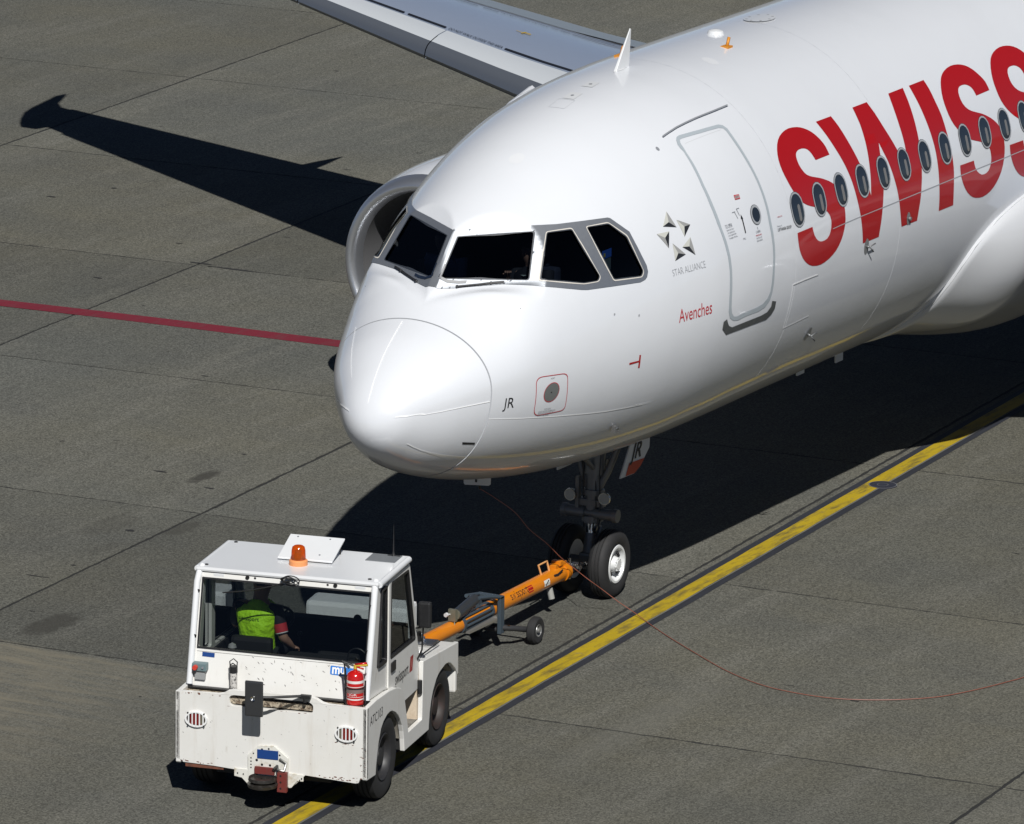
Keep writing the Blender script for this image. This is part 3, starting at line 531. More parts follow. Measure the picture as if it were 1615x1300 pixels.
# livery letters, windows, door
swiss = []
S3 = [(x + 1.345, t + .12) for x, t in D['S2']]
for k in ('S1', 'W', 'I', 'S2'): decal('livery_letter', [D[k]], .0035, RED, PL, xs=.3, ts=2)
decal('livery_letter', [S3], .0035, RED, PL, xs=.3, ts=2)
FRM = mat('window surround', (.50, .51, .52), .35, metal=.4)
FRB = mat('window gasket', (.03, .035, .045), .5)
for sd in (0, 1):
    for i in range(24 if sd == 0 else 24):
        x = 6.157 + .5334 * i
        if 8.8 < x and sd == 1 and i > 30: break
        t = 16.5
        w = decal('cabin_window', [stadium(x, t, .139, .182), stadium(x, t, .121, .164)], .0075, FRM, PL, mirror=bool(sd), holes=True, xs=.5, ts=3)
        decal('gasket', [stadium(x, t, .145, .188)], .0055, FRB, w, mirror=bool(sd), xs=.5, ts=3)
        decal('pane', [stadium(x, t, .114, .157)], .0078, PAXG, w, mirror=bool(sd), xs=.5, ts=3)
        if sd == 0:
            decal('pane_streak', [stadium(x + .03, t - 1.2, .028, .09)], .0082, mat('pane reflection streak', (.16, .15, .14), .35, coat=.6), w, xs=.5, ts=3)  # reflection streak on the pane, drawn as a narrow lighter strip
for sd in (0, 1):
    dr = decal('passenger_door', [D['door_out'], D['door_in']], .004, GREYL, PL, mirror=bool(sd), holes=True, xs=.2, ts=2)
    xs_ = [q[0] for q in D['dwin']]; cx = (xs_[0] + xs_[1]) / 2; ct = (D['dwin'][2][1] + D['dwin'][3][1]) / 2
    f = decal('door_window', [ell(cx, ct, .098, .10), ell(cx, ct, .074, .076)], .008, FRM, dr, mirror=bool(sd), holes=True)
    decal('gasket', [ell(cx, ct, .103, .105)], .005, FRB, dr, mirror=bool(sd)); decal('window_pane', [ell(cx, ct, .074, .076)], .009, PAXG, dr, mirror=bool(sd))
    decal('kick_plate', [D['kick']], .006, mat('kick plate', (.055, .06, .06), .6, noise=[(12, .5, (.10, .10, .10), .4, .7)]), dr, mirror=bool(sd), xs=.2, ts=2)
    decal('rain_gutter', [strip(D['doorline'], .018)], .02, GREYT, PL, mirror=bool(sd))
decal('door_seam', [strip([(4.74, 50.2), (5.45, 48.9)], .006)], .0015, mat('faint seam', (.52, .53, .55), .5), PL)
ex = decal('exit_sign', [D['exit']], .006, REDT, PL); e_ = D['exit']
decal('exit_plate', [[(4.008 + 1.0, 28.75), (5.089, 28.35), (5.082, 27.55), (5.002, 27.85)]], .0075, mat('exit plate', (.42, .33, .33), .5), ex)
skin_text('exit_text', 'EXIT', 5.014, 27.95, .062, -.25, BLK, ex, .021, off=.009)
a0, a1 = D['arrow']
decal('door_arrow', [strip([(a0[0] + .004, a0[1] - .8), (a1[0], a1[1])], .018)], .006, BLK, PL)
decal('door_arrow', [[(a0[0] - .02, a0[1] - 1.0), (a0[0] + .022, a0[1] - 1.2), (a0[0], a0[1] + .3)]], .006, BLK, PL)
decal('handle_mark', [strip([(4.86, 24.6), (4.92, 24.45)], .008)], .005, GREYT, PL); decal('handle_mark', [strip([(4.905, 24.4), (4.93, 22.2)], .008)], .005, GREYT, PL)
decal('handle_mark', [strip([(4.95, 25.0), (5.01, 24.9)], .008)], .005, GREYT, PL); decal('handle_mark', [strip([(4.955, 24.9), (4.975, 22.8)], .008)], .005, GREYT, PL)
decal('handle_mark', [strip([(5.245, 17.3), (5.25, 16.5)], .008)], .005, GREYT, PL)
skin_text('door_text', 'TO OPEN', 4.665, 21.05, .126, -.3, GREYT, PL, .042)
for k in range(4): skin_text('door_text', ['PUSH FLAP AND', 'LIFT HANDLE FULLY', 'UP TO GREEN MARK', 'THEN PULL'][k], 4.672 + .004 * k, 20.2 - .85 * k, .13 + .01 * k, -.3, GREYT, PL, .016)
skin_text('door_text', 'CABIN', 5.20, 15.6, .09, -.22, GREYT, PL, .026)
for k in range(3): skin_text('door_text', ['PRESSURE', 'WARNING LIGHT', 'SEE INSIDE'][k], 5.185, 14.7 - .8 * k, .12, -.28, REDT if k == 0 else GREYT, PL, .016)
skin_text('door_text', 'PULL', 4.935, 15.6, .05, -.12, GREYT, PL, .02)
skin_text('fleet_text', 'Member of', 5.655, 14.3, .10, -.3, GREYT, PL, .016)
skin_text('fleet_text', 'LUFTHANSA GROUP', 5.655, 13.0, .30, -.95, BLK, PL, .034)
skin_text('fleet_text', 'swiss.com', 5.70, 16.9, .10, -.25, REDT, PL, .018)
av = D['aven']; skin_text('aircraft_name', 'Avenches', av[0][0], av[0][1], av[1][0] - av[0][0], av[1][1] - av[0][1], REDT, PL, .135)
sa = D['sa']; skin_text('alliance_text', 'STAR ALLIANCE', sa[0][0], sa[0][1], sa[1][0] - sa[0][0], sa[1][1] - sa[0][1], mat('alliance grey print', (.30, .31, .33), .5), PL, .068, bold=-.012)
jr = D['jr']; skin_text('nose_code', 'JR', jr[0][0] + .005, jr[0][1], jr[1][0] - jr[0][0], jr[1][1] - jr[0][1], BLK, PL, .105)
SL, SM, SDK = mat('star light facet', (.50, .50, .46), .45), mat('star mid facet', (.28, .28, .275), .45), mat('star dark facet', (.02, .021, .025), .45)
for a, b, c, o in D['star']:
    s_ = decal('star_facet', [[a, b, o]], .0042, SL, PL); decal('star_facet', [[a, c, o]], .0042, SM, PL); decal('star_facet', [[b, c, o]], .0042, SDK, PL)
tm = D['tmark']; decal('jacking_mark', [tm[:4]], .004, RED, PL); decal('jacking_mark', [tm[4:]], .0045, RED, PL)
rb = D['rbox']; cxx = sum(q[0] for q in rb) / len(rb); ctt = sum(q[1] for q in rb) / len(rb)
rin = [(cxx + (x - cxx) * .965, ctt + (t - ctt) * .965) for x, t in rb]
sp = decal('static_port', [rb, rin], .004, REDT, PL, holes=True, xs=.06, ts=2)
dc = D['disc']; cx, ct = (dc[0][0] + dc[1][0]) / 2, (dc[2][1] + dc[3][1]) / 2; rx, rt_ = (dc[1][0] - dc[0][0]) / 2, (dc[2][1] - dc[3][1]) / 2 * KS
decal('port_ring', [ell(cx, ct, rx * 1.0, rt_ * 1.0), ell(cx, ct, rx * .93, rt_ * .93)], .0045, REDT, sp, holes=True, xs=.06)
decal('port_disc', [ell(cx, ct, rx * .93, rt_ * .93)], .005, mat('static port metal', (.24, .25, .245), .4, metal=.5, noise=[(60, .4, (.17, .18, .18), .4, .7)]), sp, xs=.06)
decal('port_hole', [ell(cx - .005, ct, .011, .011, 12)], .006, BLK, sp)
skin_text('port_text', 'PORT', cx - .03, ct + 6.4, .055, -.1, GREYT, sp, .015)
for k in range(4): skin_text('port_text', ['KEEP CLEAN', 'DO NOT PLUG OR DEFORM HOLES', 'INDICATED CIRCLE MUST BE', 'SMOOTH AND CLEAN'][k], cx - (.05 if k == 0 else .125), ct - 8.3 - .95 * k, (.09, .24, .22, .16)[k], -.55 * (.4 if k == 0 else 1), GREYT, sp, .016)
decal('belly_seam', [strip(D['longline'], .017)], .003, SEAMW, PL, xs=.1, ts=3)
decal('skin_seam', [strip([(x, 6.0) for x in (6.9, 7.5, 8.2, 9, 10, 11, 12, 14, 18)], .009)], .0046, mat('lap seam', (.30, .31, .33), .5), PL)
cgo = D['cargo']; decal('cargo_hatch', [strip(cgo[:5], .011)], .004, SEAMW, PL); decal('cargo_hatch', [strip(cgo[5:12], .010)], .004, SEAMW, PL); decal('cargo_hatch', [strip(cgo[11:], .010)], .004, SEAMW, PL)
decal('cargo_hatch', [strip([(x + .02, t - .35) for x, t in cgo[:5]], .007)], .004, SEAM, PL)
for x, t in ((3.05, 8.4), (2.70, 12.5)): decal('small_port', [ell(x, t, .012, .014, 10)], .004, SEAM, PL)
decal('ice_light', [ell(4.301, 53.1, .022, .028, 14)], .004, GREYT, PL)
decal('antenna_patch', [ell(2.951, 85.1, .09, .10)], .001, mat('antenna patch', (.66, .67, .69), .4, coat=.5), PL)
decal('antenna_patch', [ell(6.658, 74.9, .09, .10)], .001, MATS['antenna patch'], PL)
# faint butt joints of the skin panels
FS = mat('butt joint', (.56, .575, .60), .35, coat=.8)
for x in (6.0, 8.6): decal('skin_joint', [[(x, t) for t in range(-80, 170, 5)] + [(x + .0035, t) for t in range(165, -81, -5)]], .0022, FS, PL, xs=1, ts=5)

# flight deck windows: metal surround with six panes set behind it
def clamp(P): return [(x, min(t, 90.0)) for x, t in P]
def front_fix(P): return [(x, min(t, 87.3)) for x, t in P]
PANES[0] = front_fix(PANES[0])
fr_o = clamp(D['frame']); fr_o[0] = (fr_o[0][0], 90.0); fr_o[-1] = (fr_o[-1][0], 90.0)
def grow(P, d):
    cx = sum(p[0] for p in P) / len(P); ct = sum(p[1] for p in P) / len(P); o = []
    for x, t in P:
        v = Vector((x - cx, (t - ct) * KS)); l = v.length; v *= (l + d) / l; o.append((cx + v.x, ct + v.y / KS))
    return o
RIM = mat('pane seal', (.56, .53, .48), .45)
for mir in (False, True):
    decal('windscreen_surround', [fr_o] + PANES, .006, ALU, PL, mirror=mir, holes=True, xs=.02, ts=1)
    for i, P in enumerate(PANES):
        w = decal('flight_deck_window', [P], -.010, GLASS, PL, mirror=mir, xs=.3, ts=90)
        if i: decal('seal', [grow(P, .014), P], .010, RIM, w, mirror=mir, holes=True, xs=.05, ts=2); decal('gasket', [grow(P, .002), grow(P, -.014)], .0085, FRB, w, mirror=mir, holes=True, xs=.05, ts=2)
        else: decal('gasket', [grow(P, .003), grow(P, -.016)], .0085, FRB, w, mirror=mir, holes=True, xs=.02, ts=1)
def fl_y(P): return [(x, -y, z) for x, y, z in P]
for mir in (False, True):
    wp = decal('windscreen_wiper', [strip([(1.506, 76.58), (1.570, 70.5), (1.635, 64.52), (1.772, 52.92)], .020)], .022, mat('wiper black', (.02, .02, .022), .4), PL, mirror=mir, xs=.03, ts=2)
    for x, t in ((1.506, 76.58), (1.70, 59.0)):
        mb = MB(); q = Vector(S(x, 180 - t if mir else t)); q2 = Vector(S(x, 180 - t if mir else t, .03)); mb.tube([q, q2], .016, 8); mb.build('wiper_pivot', MATS['wiper black'], wp)
    decal('rain_deflector', [strip([(1.592, 87.6), (1.52, 87.6), (1.481, 87.9)], .030), strip([(1.481, 87.9), (1.495, 83.2), (1.545, 77.0), (1.587, 72.81)], .022)], .012, STEEL, PL, mirror=mir, xs=.02, ts=1)
# dark lining, glareshield and seats behind the glass
LIN = mat('flight deck lining', (.006, .007, .009), .9)
CK = MB()
CK.box((1.62, -.95, 3.60), (2.15, .95, 4.06)); CK.box((2.15, -.62, 3.2), (2.6, .62, 3.80)); CK.box((2.0, -.95, 3.12), (3.6, .95, 3.16)); _w = [S(3.64, t, -.09) for t in range(-180, 180, 10)]; CK.add(_w, [list(range(len(_w)))])
CK.build('flight_deck_panels', LIN, PL)
grid_skin('cabin_lining', frange(1.34, 3.66, .04) + [3.66], [t * 2.0 for t in range(-20, 111)], -.07, LIN, False, PL).hide_render = False
bpy.data.objects.remove(bpy.data.objects['cabin_lining'])
def lining():
    xs = frange(1.40, 3.66, .03) + [3.66]; ts = [t * 1.5 for t in range(-20, 141)]; vs = []; hv = []
    for x in xs:
        for t in ts:
            vs.append(S(x, t, -.07)); tt = 180 - t if t > 90 else t
            hv.append(any(inpoly(x, tt, grow(P, .09)) for P in PANES) or (abs(t - 90) < 6 and x < 1.95))
    n = len(ts); mb = MB(); mb.add(vs, [(i * n + j, i * n + j + 1, (i + 1) * n + j + 1, (i + 1) * n + j) for i in range(len(xs) - 1) for j in range(n - 1) if not any(hv[k] for k in (i * n + j, i * n + j + 1, (i + 1) * n + j + 1, (i + 1) * n + j))])
    mb.build('cabin_lining', LIN, PL)
lining()
for sg in (-1, 1):
    mb = MB(); mb.box((2.72, sg * .53 - .24, 3.55), (2.84, sg * .53 + .24, 4.25), bev=.04); mb.box((2.3, sg * .53 - .24, 3.35), (2.8, sg * .53 + .24, 3.47), bev=.03); mb.box((2.74, sg * .53 - .12, 4.25), (2.82, sg * .53 + .12, 4.42), bev=.03)
    mb.build('pilot_seat', mat('seat dark blue', (.015, .02, .04), .8), PL)
# blue folder on the side console behind the last window
mb = MB(); mb.box((2.90, -1.22, 4.23), (3.10, -1.20, 4.42)); fo = mb.build('document_folder', mat('folder grey', (.10, .13, .14), .6), PL)
mb = MB(); mb.box((2.90, -1.226, 4.37), (3.10, -1.221, 4.46)); mb.build('folder_label', mat('folder blue', (.03, .12, .55), .6), fo)
mb = MB(); mb.box((2.925, -1.230, 4.39), (2.96, -1.2265, 4.43)); mb.build('folder_mark', mat('folder yellow', (.5, .42, .10), .6), fo)

# crown: blade antenna, domes, plates
mb = MB(); prof = [(5.37, 5.865), (5.68, 5.875), (5.735, 6.30), (5.715, 6.315)]
mb.add([(x, -.018 if z < 6 else -.006, z - .02) for x, z in prof] + [(x, .018 if z < 6 else .006, z - .02) for x, z in prof], [[0, 1, 2, 3], [7, 6, 5, 4], [0, 4, 5, 1], [1, 5, 6, 2], [2, 6, 7, 3], [3, 7, 4, 0]])
an = mb.build('blade_antenna', PAINT2, PL, bevel=.004)
mb = MB(); mb.add([S(5.33, 90, .004), S(5.5, 91.2, .004), S(5.74, 90, .004), S(5.5, 88.8, .004)], [[0, 1, 2, 3]]); mb.build('antenna_foot', PAINT2, an)
mb = MB(); zc = S(7.77, 90)[2]; mb.lathe([(-.01, .10), (.0, .10), (.035, .085), (.05, .04), (.053, .001)], (7.77, 0, zc), n=24); mb.build('dome_antenna', PAINT2, PL)
zb = S(8.85, 90)[2]
decal('oval_antenna', [ell(8.85, 90, .26, .16)], .012, PAINT2, PL, xs=.1)
for k in range(8): decal('antenna_screw', [ell(8.85 + .21 * math.cos(k * .785), 90 + .125 / KS * math.sin(k * .785), .016, .016, 8)], .014, SEAM, PL)
for x, t, s_ in ((4.42, 90, .10), (4.83, 90, .09)):
    decal('antenna_plate', [[(x - s_, t - s_ * 22), (x + s_, t - s_ * 22), (x + s_, t + s_ * 22), (x - s_, t + s_ * 22)]], .006, PAINT2, PL); decal('antenna_hole', [ell(x, t, .02, .02, 12)], .012, SEAM, PL)
decal('hatch_outline', [strip([(4.06, 93), (4.30, 93)], .007), strip([(4.06, 87), (4.30, 87)], .007), strip([(4.06, 87), (4.06, 93)], .007), strip([(4.30, 87), (4.30, 93)], .007)], .003, FS, PL)
OR = mat('drain orange', (.55, .22, .02), .5)
for x, t in ((7.32, 79), (6.25, 101.5)):
    p = Vector(S(x, t)); mb = MB(); mb.box((p.x - .07, p.y - .05, p.z - .02), (p.x + .05, p.y + .05, p.z + .012), 0); mb.tube([(p.x, p.y, p.z), (p.x + .05, p.y, p.z + .10)], .018, 6); mb.build('orange_vent', OR, PL)
# probes on the side
for x, t, kind in ((7.75, -4.24, 0), (6.807, -28.59, 0), (8.804, -.8, 1), (3.07, -36.5, 2)):
    p = Vector(S(x, t)); nrm = (Vector(S(x, t, .1)) - p).normalized()
    if kind == 0:
        o = decal('drain_valve', [ell(x, t, .055, .085, 20)], .006, mat('valve metal', (.33, .34, .34), .4, metal=.6), PL); mb = MB(); q = p + nrm * .045; mb.tube([p, q], .014, 8); mb.tube([q, q + Vector((.12, -.01, .02))], .008, 6); mb.tube([q, q + Vector((.09, -.005, -.07))], .008, 6); mb.build('mast', GEARG, o)
    elif kind == 1:
        o = decal('drain_valve', [ell(x, t, .045, .07, 20)], .006, MATS['valve metal'], PL); mb = MB(); mb.tube([p, p + nrm * .04], .022, 8); mb.build('mast', GEARG, o)
    else:
        mb = MB(); mb.tube([p, p + nrm * .06], .03, 8); mb.box((p.x - .045, p.y - .05, p.z - .06), (p.x + .03, p.y + .0, p.z + .005), 0); mb.build('angle_probe', mat('probe metal', (.25, .25, .25), .35, metal=.7), PL)
for x, t in ((9.3, -78), (9.9, -72), (8.3, -83)):
    p = Vector(S(min(x, 7.6), t)); mb = MB(); mb.box((x - .10, p.y - .01, p.z - .12), (x + .08, p.y + .01, p.z + .02)); mb.build('belly_antenna', PAINT2, PL)
for x in (3.3, 3.8):
    p = Vector(S(x, -86)); mb = MB(); mb.tube([p, p - Vector((0, 0, .06))], .018, 8); mb.build('drain_mast', DARK, PL)

# ---------------------------------------------------------------- wing to body fairing
def fairing():
    T_ = [-90, -70, -60, -47, -38, -28, -21, -14, -11, -9.35, -8, -7, -6, -5.2]; X_ = [10.42, 10.46, 10.50, 10.545, 10.60, 10.69, 10.86, 11.27, 11.65, 11.95, 12.4, 13.0, 14.2, 16.0]
    sd_ = lambda t: ss((t + 78) / 40)
    xe = pch([t + 90 for t in T_], X_)
    def ttop(x):
        if x <= X_[0]: return -90
        if x >= X_[-1]: return -5.2
        lo, hi = 0, 84.8
        for _ in range(24):
            m_ = (lo + hi) / 2
            if xe(m_) < x: lo = m_
            else: hi = m_
        return lo - 90
    rows = [k * 2.0 for k in range(40)] + [80 + k * .4 for k in range(13)]
    cols = [(k / 40) ** 2 for k in range(41)]; mb = MB(); tt_ = {}
    for sd in (0, 1):
        vs = []
        for r_ in rows:
            x0 = xe(r_)
            for c_ in [-1] + cols:
                x = x0 + (21 - x0) * max(c_, 0); t = r_ - 90; th = -180 - t if sd else t
                k = round(x, 3)
                if k not in tt_: tt_[k] = ttop(x)
                d2 = max(0, (tt_[k] - t) * KS); d1 = x - x0
                b = .030 * min(1, max(d1, 0) * 25 + .0) * min(1, d2 * 25) + (sd_(t) * .40 * ss((x - 10.3) / 1.6) + (1 - sd_(t)) * .47 * ss((x - 10.75) / 3.3)) * math.sin(min(1, d2 / .75) * math.pi / 2) ** .62
                if c_ < 0: b = -.03
                p = Vector(S(7.6, th)); nv = Vector((0, p.y, (p.z - 3.84) * 1.0)).normalized(); q = p + nv * b; q.x = x; vs.append(q)
        n = len(cols) + 1
        mb.add(vs, [(i * n + j, i * n + j + 1, (i + 1) * n + j + 1, (i + 1) * n + j) for i in range(len(rows) - 1) for j in range(n - 1)], 0, True)
    o = mb.build('belly_fairing', mat('fairing paint', (.56, .57, .59), .35, coat=.6, noise=[(1.3, .12, (.50, .51, .53), .45, .75)]), PL)
    decal('fairing_joint_and_glint', [strip([(x, t) for t, x in zip(T_[3:11], X_[3:11])], .014)], .034, SEAMW, o, xs=.05, ts=1)  # highlight along the fairing edge, painted as a white strip
    decal('fairing_joint_and_glint', [strip([(x, -52) for x in (10.7, 11.2, 11.8, 12.4)], .010)], .05, FS, o, xs=.05, ts=1)
fairing()

# ---------------------------------------------------------------- wings, pylons, engines
def LEp(y): return 14.0 + .542 * (y - 5.94), 3.45 + .0605 * (y - 5.94)
def TEx(y): return 18.35 if y < 6.4 else 18.35 + .265 * (y - 6.4)
UP = [(0, 0), (.006, .018), (.02, .032), (.05, .046), (.10, .060), (.18, .072), (.3, .080), (.45, .078), (.6, .064), (.75, .043), (.9, .018), (1, .0)]
LO = [(.9, -.006), (.75, -.016), (.6, -.03), (.45, -.042), (.3, -.048), (.15, -.042), (.05, -.028), (.012, -.014)]
def wing_pt(y, c, up=True, extra=0.):
    x0, z0 = LEp(y); ch = TEx(y) - x0; 
    P = UP if up else [(0, 0)] + LO[::-1] + [(1, 0)]
    z = 0
    for (a, s), (b, t) in zip(P[:-1], P[1:]):
        if a <= c <= b: z = s + (t - s) * (c - a) / (b - a); break
    tw = -.035 * c
    return (x0 + ch * c, y, z0 + (z + tw) * ch + extra)
FENCE = [(19.80, 3.9), (19.80, 4.17), (19.87, 4.5), (20.0, 4.82), (20.2, 4.98), (20.6, 5.15), (20.92, 5.3), (21.17, 5.24), (20.99, 4.93), (20.88, 4.81), (20.91, 4.47), (21.1, 4.12), (21.3, 3.9), (21.2, 3.4), (20.7, 3.3), (20.1, 3.5)]
def wing(sg):
    ys = [1.2, 2.0, 3.2, 4.5, 5.9, 6.4, 7.5, 9, 11, 13, 15, 16.4, 17.05]
    F = lambda p: (p[0], p[1] * sg, p[2])
    mb = MB(); row = [(c, True) for c, _ in UP if c >= .10] + [(c, False) for c, _ in LO if c > .02]
    vs = [F(wing_pt(y, c, u)) for y in ys for c, u in row]; n = len(row)
    fs = [(i * n + j, i * n + (j + 1) % n, (i + 1) * n + (j + 1) % n, (i + 1) * n + j) for i in range(len(ys) - 1) for j in range(n)] + [tuple(range(n)), tuple(range((len(ys) - 1) * n, len(ys) * n))]
    mb.add(vs, fs, 0, True); w = mb.build('wing', WING, PL)
    # slats: five lengths of leading edge, each with its own bright nose
    ends = [2.75, 5.1, 8.05, 10.9, 13.6, 16.2]
    for a, b in zip(ends[:-1], ends[1:]):
        if a < 3: b = 5.1
        yy = [a + .01 + (b - a - .02) * k / 4 for k in range(5)]
        row = [(.155 + .0 * k, True) for k in (0,)] + [(c, True) for c in (.13, .10, .07, .045)] + [(c, True) for c in (.02, .006)] + [(0, True)] + [(c, False) for c in (.012, .05, .10)]
        vs = [F(wing_pt(y, c, u, .008 if u and c > .01 else 0)) for y in yy for c, u in row]; n = len(row); mb = MB()
        for i in range(4):
            for j in range(n - 1): mb.add([], [], 0); mb.f.append([i * n + j, i * n + j + 1, (i + 1) * n + j + 1, (i + 1) * n + j]); mb.mi.append(0 if row[j][0] > .05 and row[j][1] else 1); mb.sm.append(True)
        mb.v += vs; mb.build('slat', [SLAT, LEAD], w)
    lead = MB()
    # tip fence
    x0, z0 = LEp(17.05); mb = MB(); P = FENCE
    mb.prism(P, lambda u, v, t: (u, sg * (17.04 + t), v), .05); mb.build('wingtip_fence', PAINT2, w, bevel=.01)
    # flap track fairings
    for y in (7.9, 12.35):
        xe = TEx(y); ze = wing_pt(y, .8, False)[2]; mb = MB(); mb.lathe([(0, .01), (.3, .12), (.9, .19), (1.6, .18), (2.3, .10), (2.9, .01)], (xe - 1.75, sg * y, ze - .16), (1, 0, -.10), 14); mb.build('flap_track_fairing', PAINT2, w)
    # walkway lines, words, spoilers and flap gaps
    def on(y, c, e=.012): return F(wing_pt(y, c, True, e))
    def line(y0, y1, c, wd, m=BLK, nm='walkway_line'):
        k = 6; vs = []
        for i in range(k + 1):
            y = y0 + (y1 - y0) * i / k; x0_, _ = LEp(y); ch = TEx(y) - x0_
            vs += [on(y, c - wd / ch / 2, .014), on(y, c + wd / ch / 2, .014)]
        mb = MB(); mb.add(vs, [(2 * i, 2 * i + 1, 2 * i + 3, 2 * i + 2) for i in range(k)]); mb.build(nm, m, w)
    if sg > 0:
        c1 = .175
        for a, b in ((2.2, 6.9), (8.12, 8.92), (9.0, 16)): line(a, b, c1, .05)
        c2 = .63
        for a, b in ((2.2, 6.9), (8.3, 8.6), (8.7, 16)): line(a, b, c2, .03)
        for (c, y0, y1, tx) in ((c1, 8.05, 6.95, 'DO NOT WALK OUTSIDE THIS AREA'), (c2, 8.25, 6.95, 'DO NOT WALK OUTSIDE THIS AREA')):
            def fn(u, v, c=c, y0=y0): y = y0 - u; x0_, _ = LEp(y); return F(wing_pt(y, c + (-v + .03) / (TEx(y) - x0_) * -1, True, .016))
            text_on('walkway_text', tx, fn, BLK, w, .07, abs(y1 - y0))
        mb = MB(); ym, cm = 7.2, .40
        for a, b in (((-.14, -.02), (.14, .02)), ((-.02, -.12), (.02, .14)), ((-.12, .06), (.0, .12))):
            q = [on(ym + a[0], cm + a[1] * .12), on(ym + b[0], cm + a[1] * .12), on(ym + b[0], cm + b[1] * .12), on(ym + a[0], cm + b[1] * .12)]; mb.add(q, [[0, 1, 2, 3]])
        mb.build('hoist_mark', mat('wing mark yellow', (.45, .30, .02), .5), w)
    line(2.2, 15.8, .70, .02, SEAM, 'spoiler_gap')
    vs = []; k = 8
    for i in range(k + 1):
        y = 2.2 + (15.5 - 2.2) * i / k; vs += [on(y, .72, .010), on(y, .985, .010)]
    mb = MB(); mb.add(vs, [(2 * i, 2 * i + 1, 2 * i + 3, 2 * i + 2) for i in range(k)], 0, True); mb.build('flap_panel', mat('flap sky-tinted grey', (.36, .42, .49), .3, metal=.35, coat=.4), w)  # lighter, bluer colour paints in the sky's reflection on the flaps
    # pylon
    P = [(12.35, 2.96), (12.9, 3.27), (13.5, 3.48), (14.15, 3.62), (16.2, 3.30), (16.2, 2.7), (13.0, 2.7)]
    mb = MB(); mb.prism(P, lambda u, v, t: (u, sg * (5.75 - .16 + t), v), .32); mb.build('engine_pylon', PAINT, w, bevel=.05)
    return w
def engine(sg):
    c = (0, sg * 5.75, 1.83); e = MB()
    e.lathe([(11.30, 1.135), (11.6, 1.185), (12.0, 1.215), (12.6, 1.22), (13.2, 1.20), (13.9, 1.10), (14.6, .95), (14.61, .88), (13.6, .9)], c, (1, 0, 0), 72)
    eng = e.build('engine', PAINT, PL)
    mb = MB(); mb.lathe([(11.30, 1.135), (11.2, 1.112), (11.12, 1.08), (11.085, 1.04), (11.08, 1.01), (11.10, .975), (11.16, .945), (11.28, .92)], c, (1, 0, 0), 72); mb.build('inlet_lip', LIP, eng)
    mb = MB(); mb.lathe([(11.28, .92), (11.6, .895), (12.0, .885), (12.25, .885)], c, (1, 0, 0), 60); mb.build('inlet_duct', DUCT, eng)
    mb = MB(); mb.lathe([(11.72, .005), (11.8, .07), (11.95, .16), (12.15, .25), (12.2, .27)], c, (1, 0, 0), 28); mb.build('spinner', mat('spinner black', (.02, .02, .022), .35), eng)
    mb = MB()
    for k in range(36):
        a = k * math.pi / 18; vs = []
        for r, tw, w in ((.26, .9, .10), (.55, .6, .13), (.87, .25, .16)):
            ca, sa_ = math.cos(a), math.sin(a); t_ = Vector((0, -sa_, ca)); rr = Vector((0, ca, sa_)); ax = Vector((1, 0, 0)); dv = (t_ * math.cos(tw) * -1 + ax * math.sin(tw)) * w / 2 if False else (t_ * math.sin(1.3 - tw) + ax * math.cos(1.3 - tw)) * w / 2
            o = Vector((12.15, c[1], c[2])) + rr * r; vs += [o - dv, o + dv]
        mb.add(vs, [[0, 1, 3, 2], [2, 3, 5, 4]])
    mb.build('fan', mat('fan blade metal', (.10, .10, .105), .35, metal=.8), eng, recalc=False)
    mb = MB(); mb.lathe([(12.4, .01), (12.4, .9)], c, (1, 0, 0), 40); mb.lathe([(13.6, .9), (13.6, .5), (14.4, .48), (15.3, .32)], c, (1, 0, 0), 40); mb.build('engine_core', DARK, eng)
for sg in (1, -1): wing(sg); engine(sg)
# fin and tail far behind the frame edge
mb = MB(); mb.prism([(29.5, 5.7), (35.0, 11.7), (36.9, 11.7), (36.0, 5.6)], lambda u, v, t: (u, -.13 + t, v), .26); mb.build('tail_fin', PAINT, PL, bevel=.05)

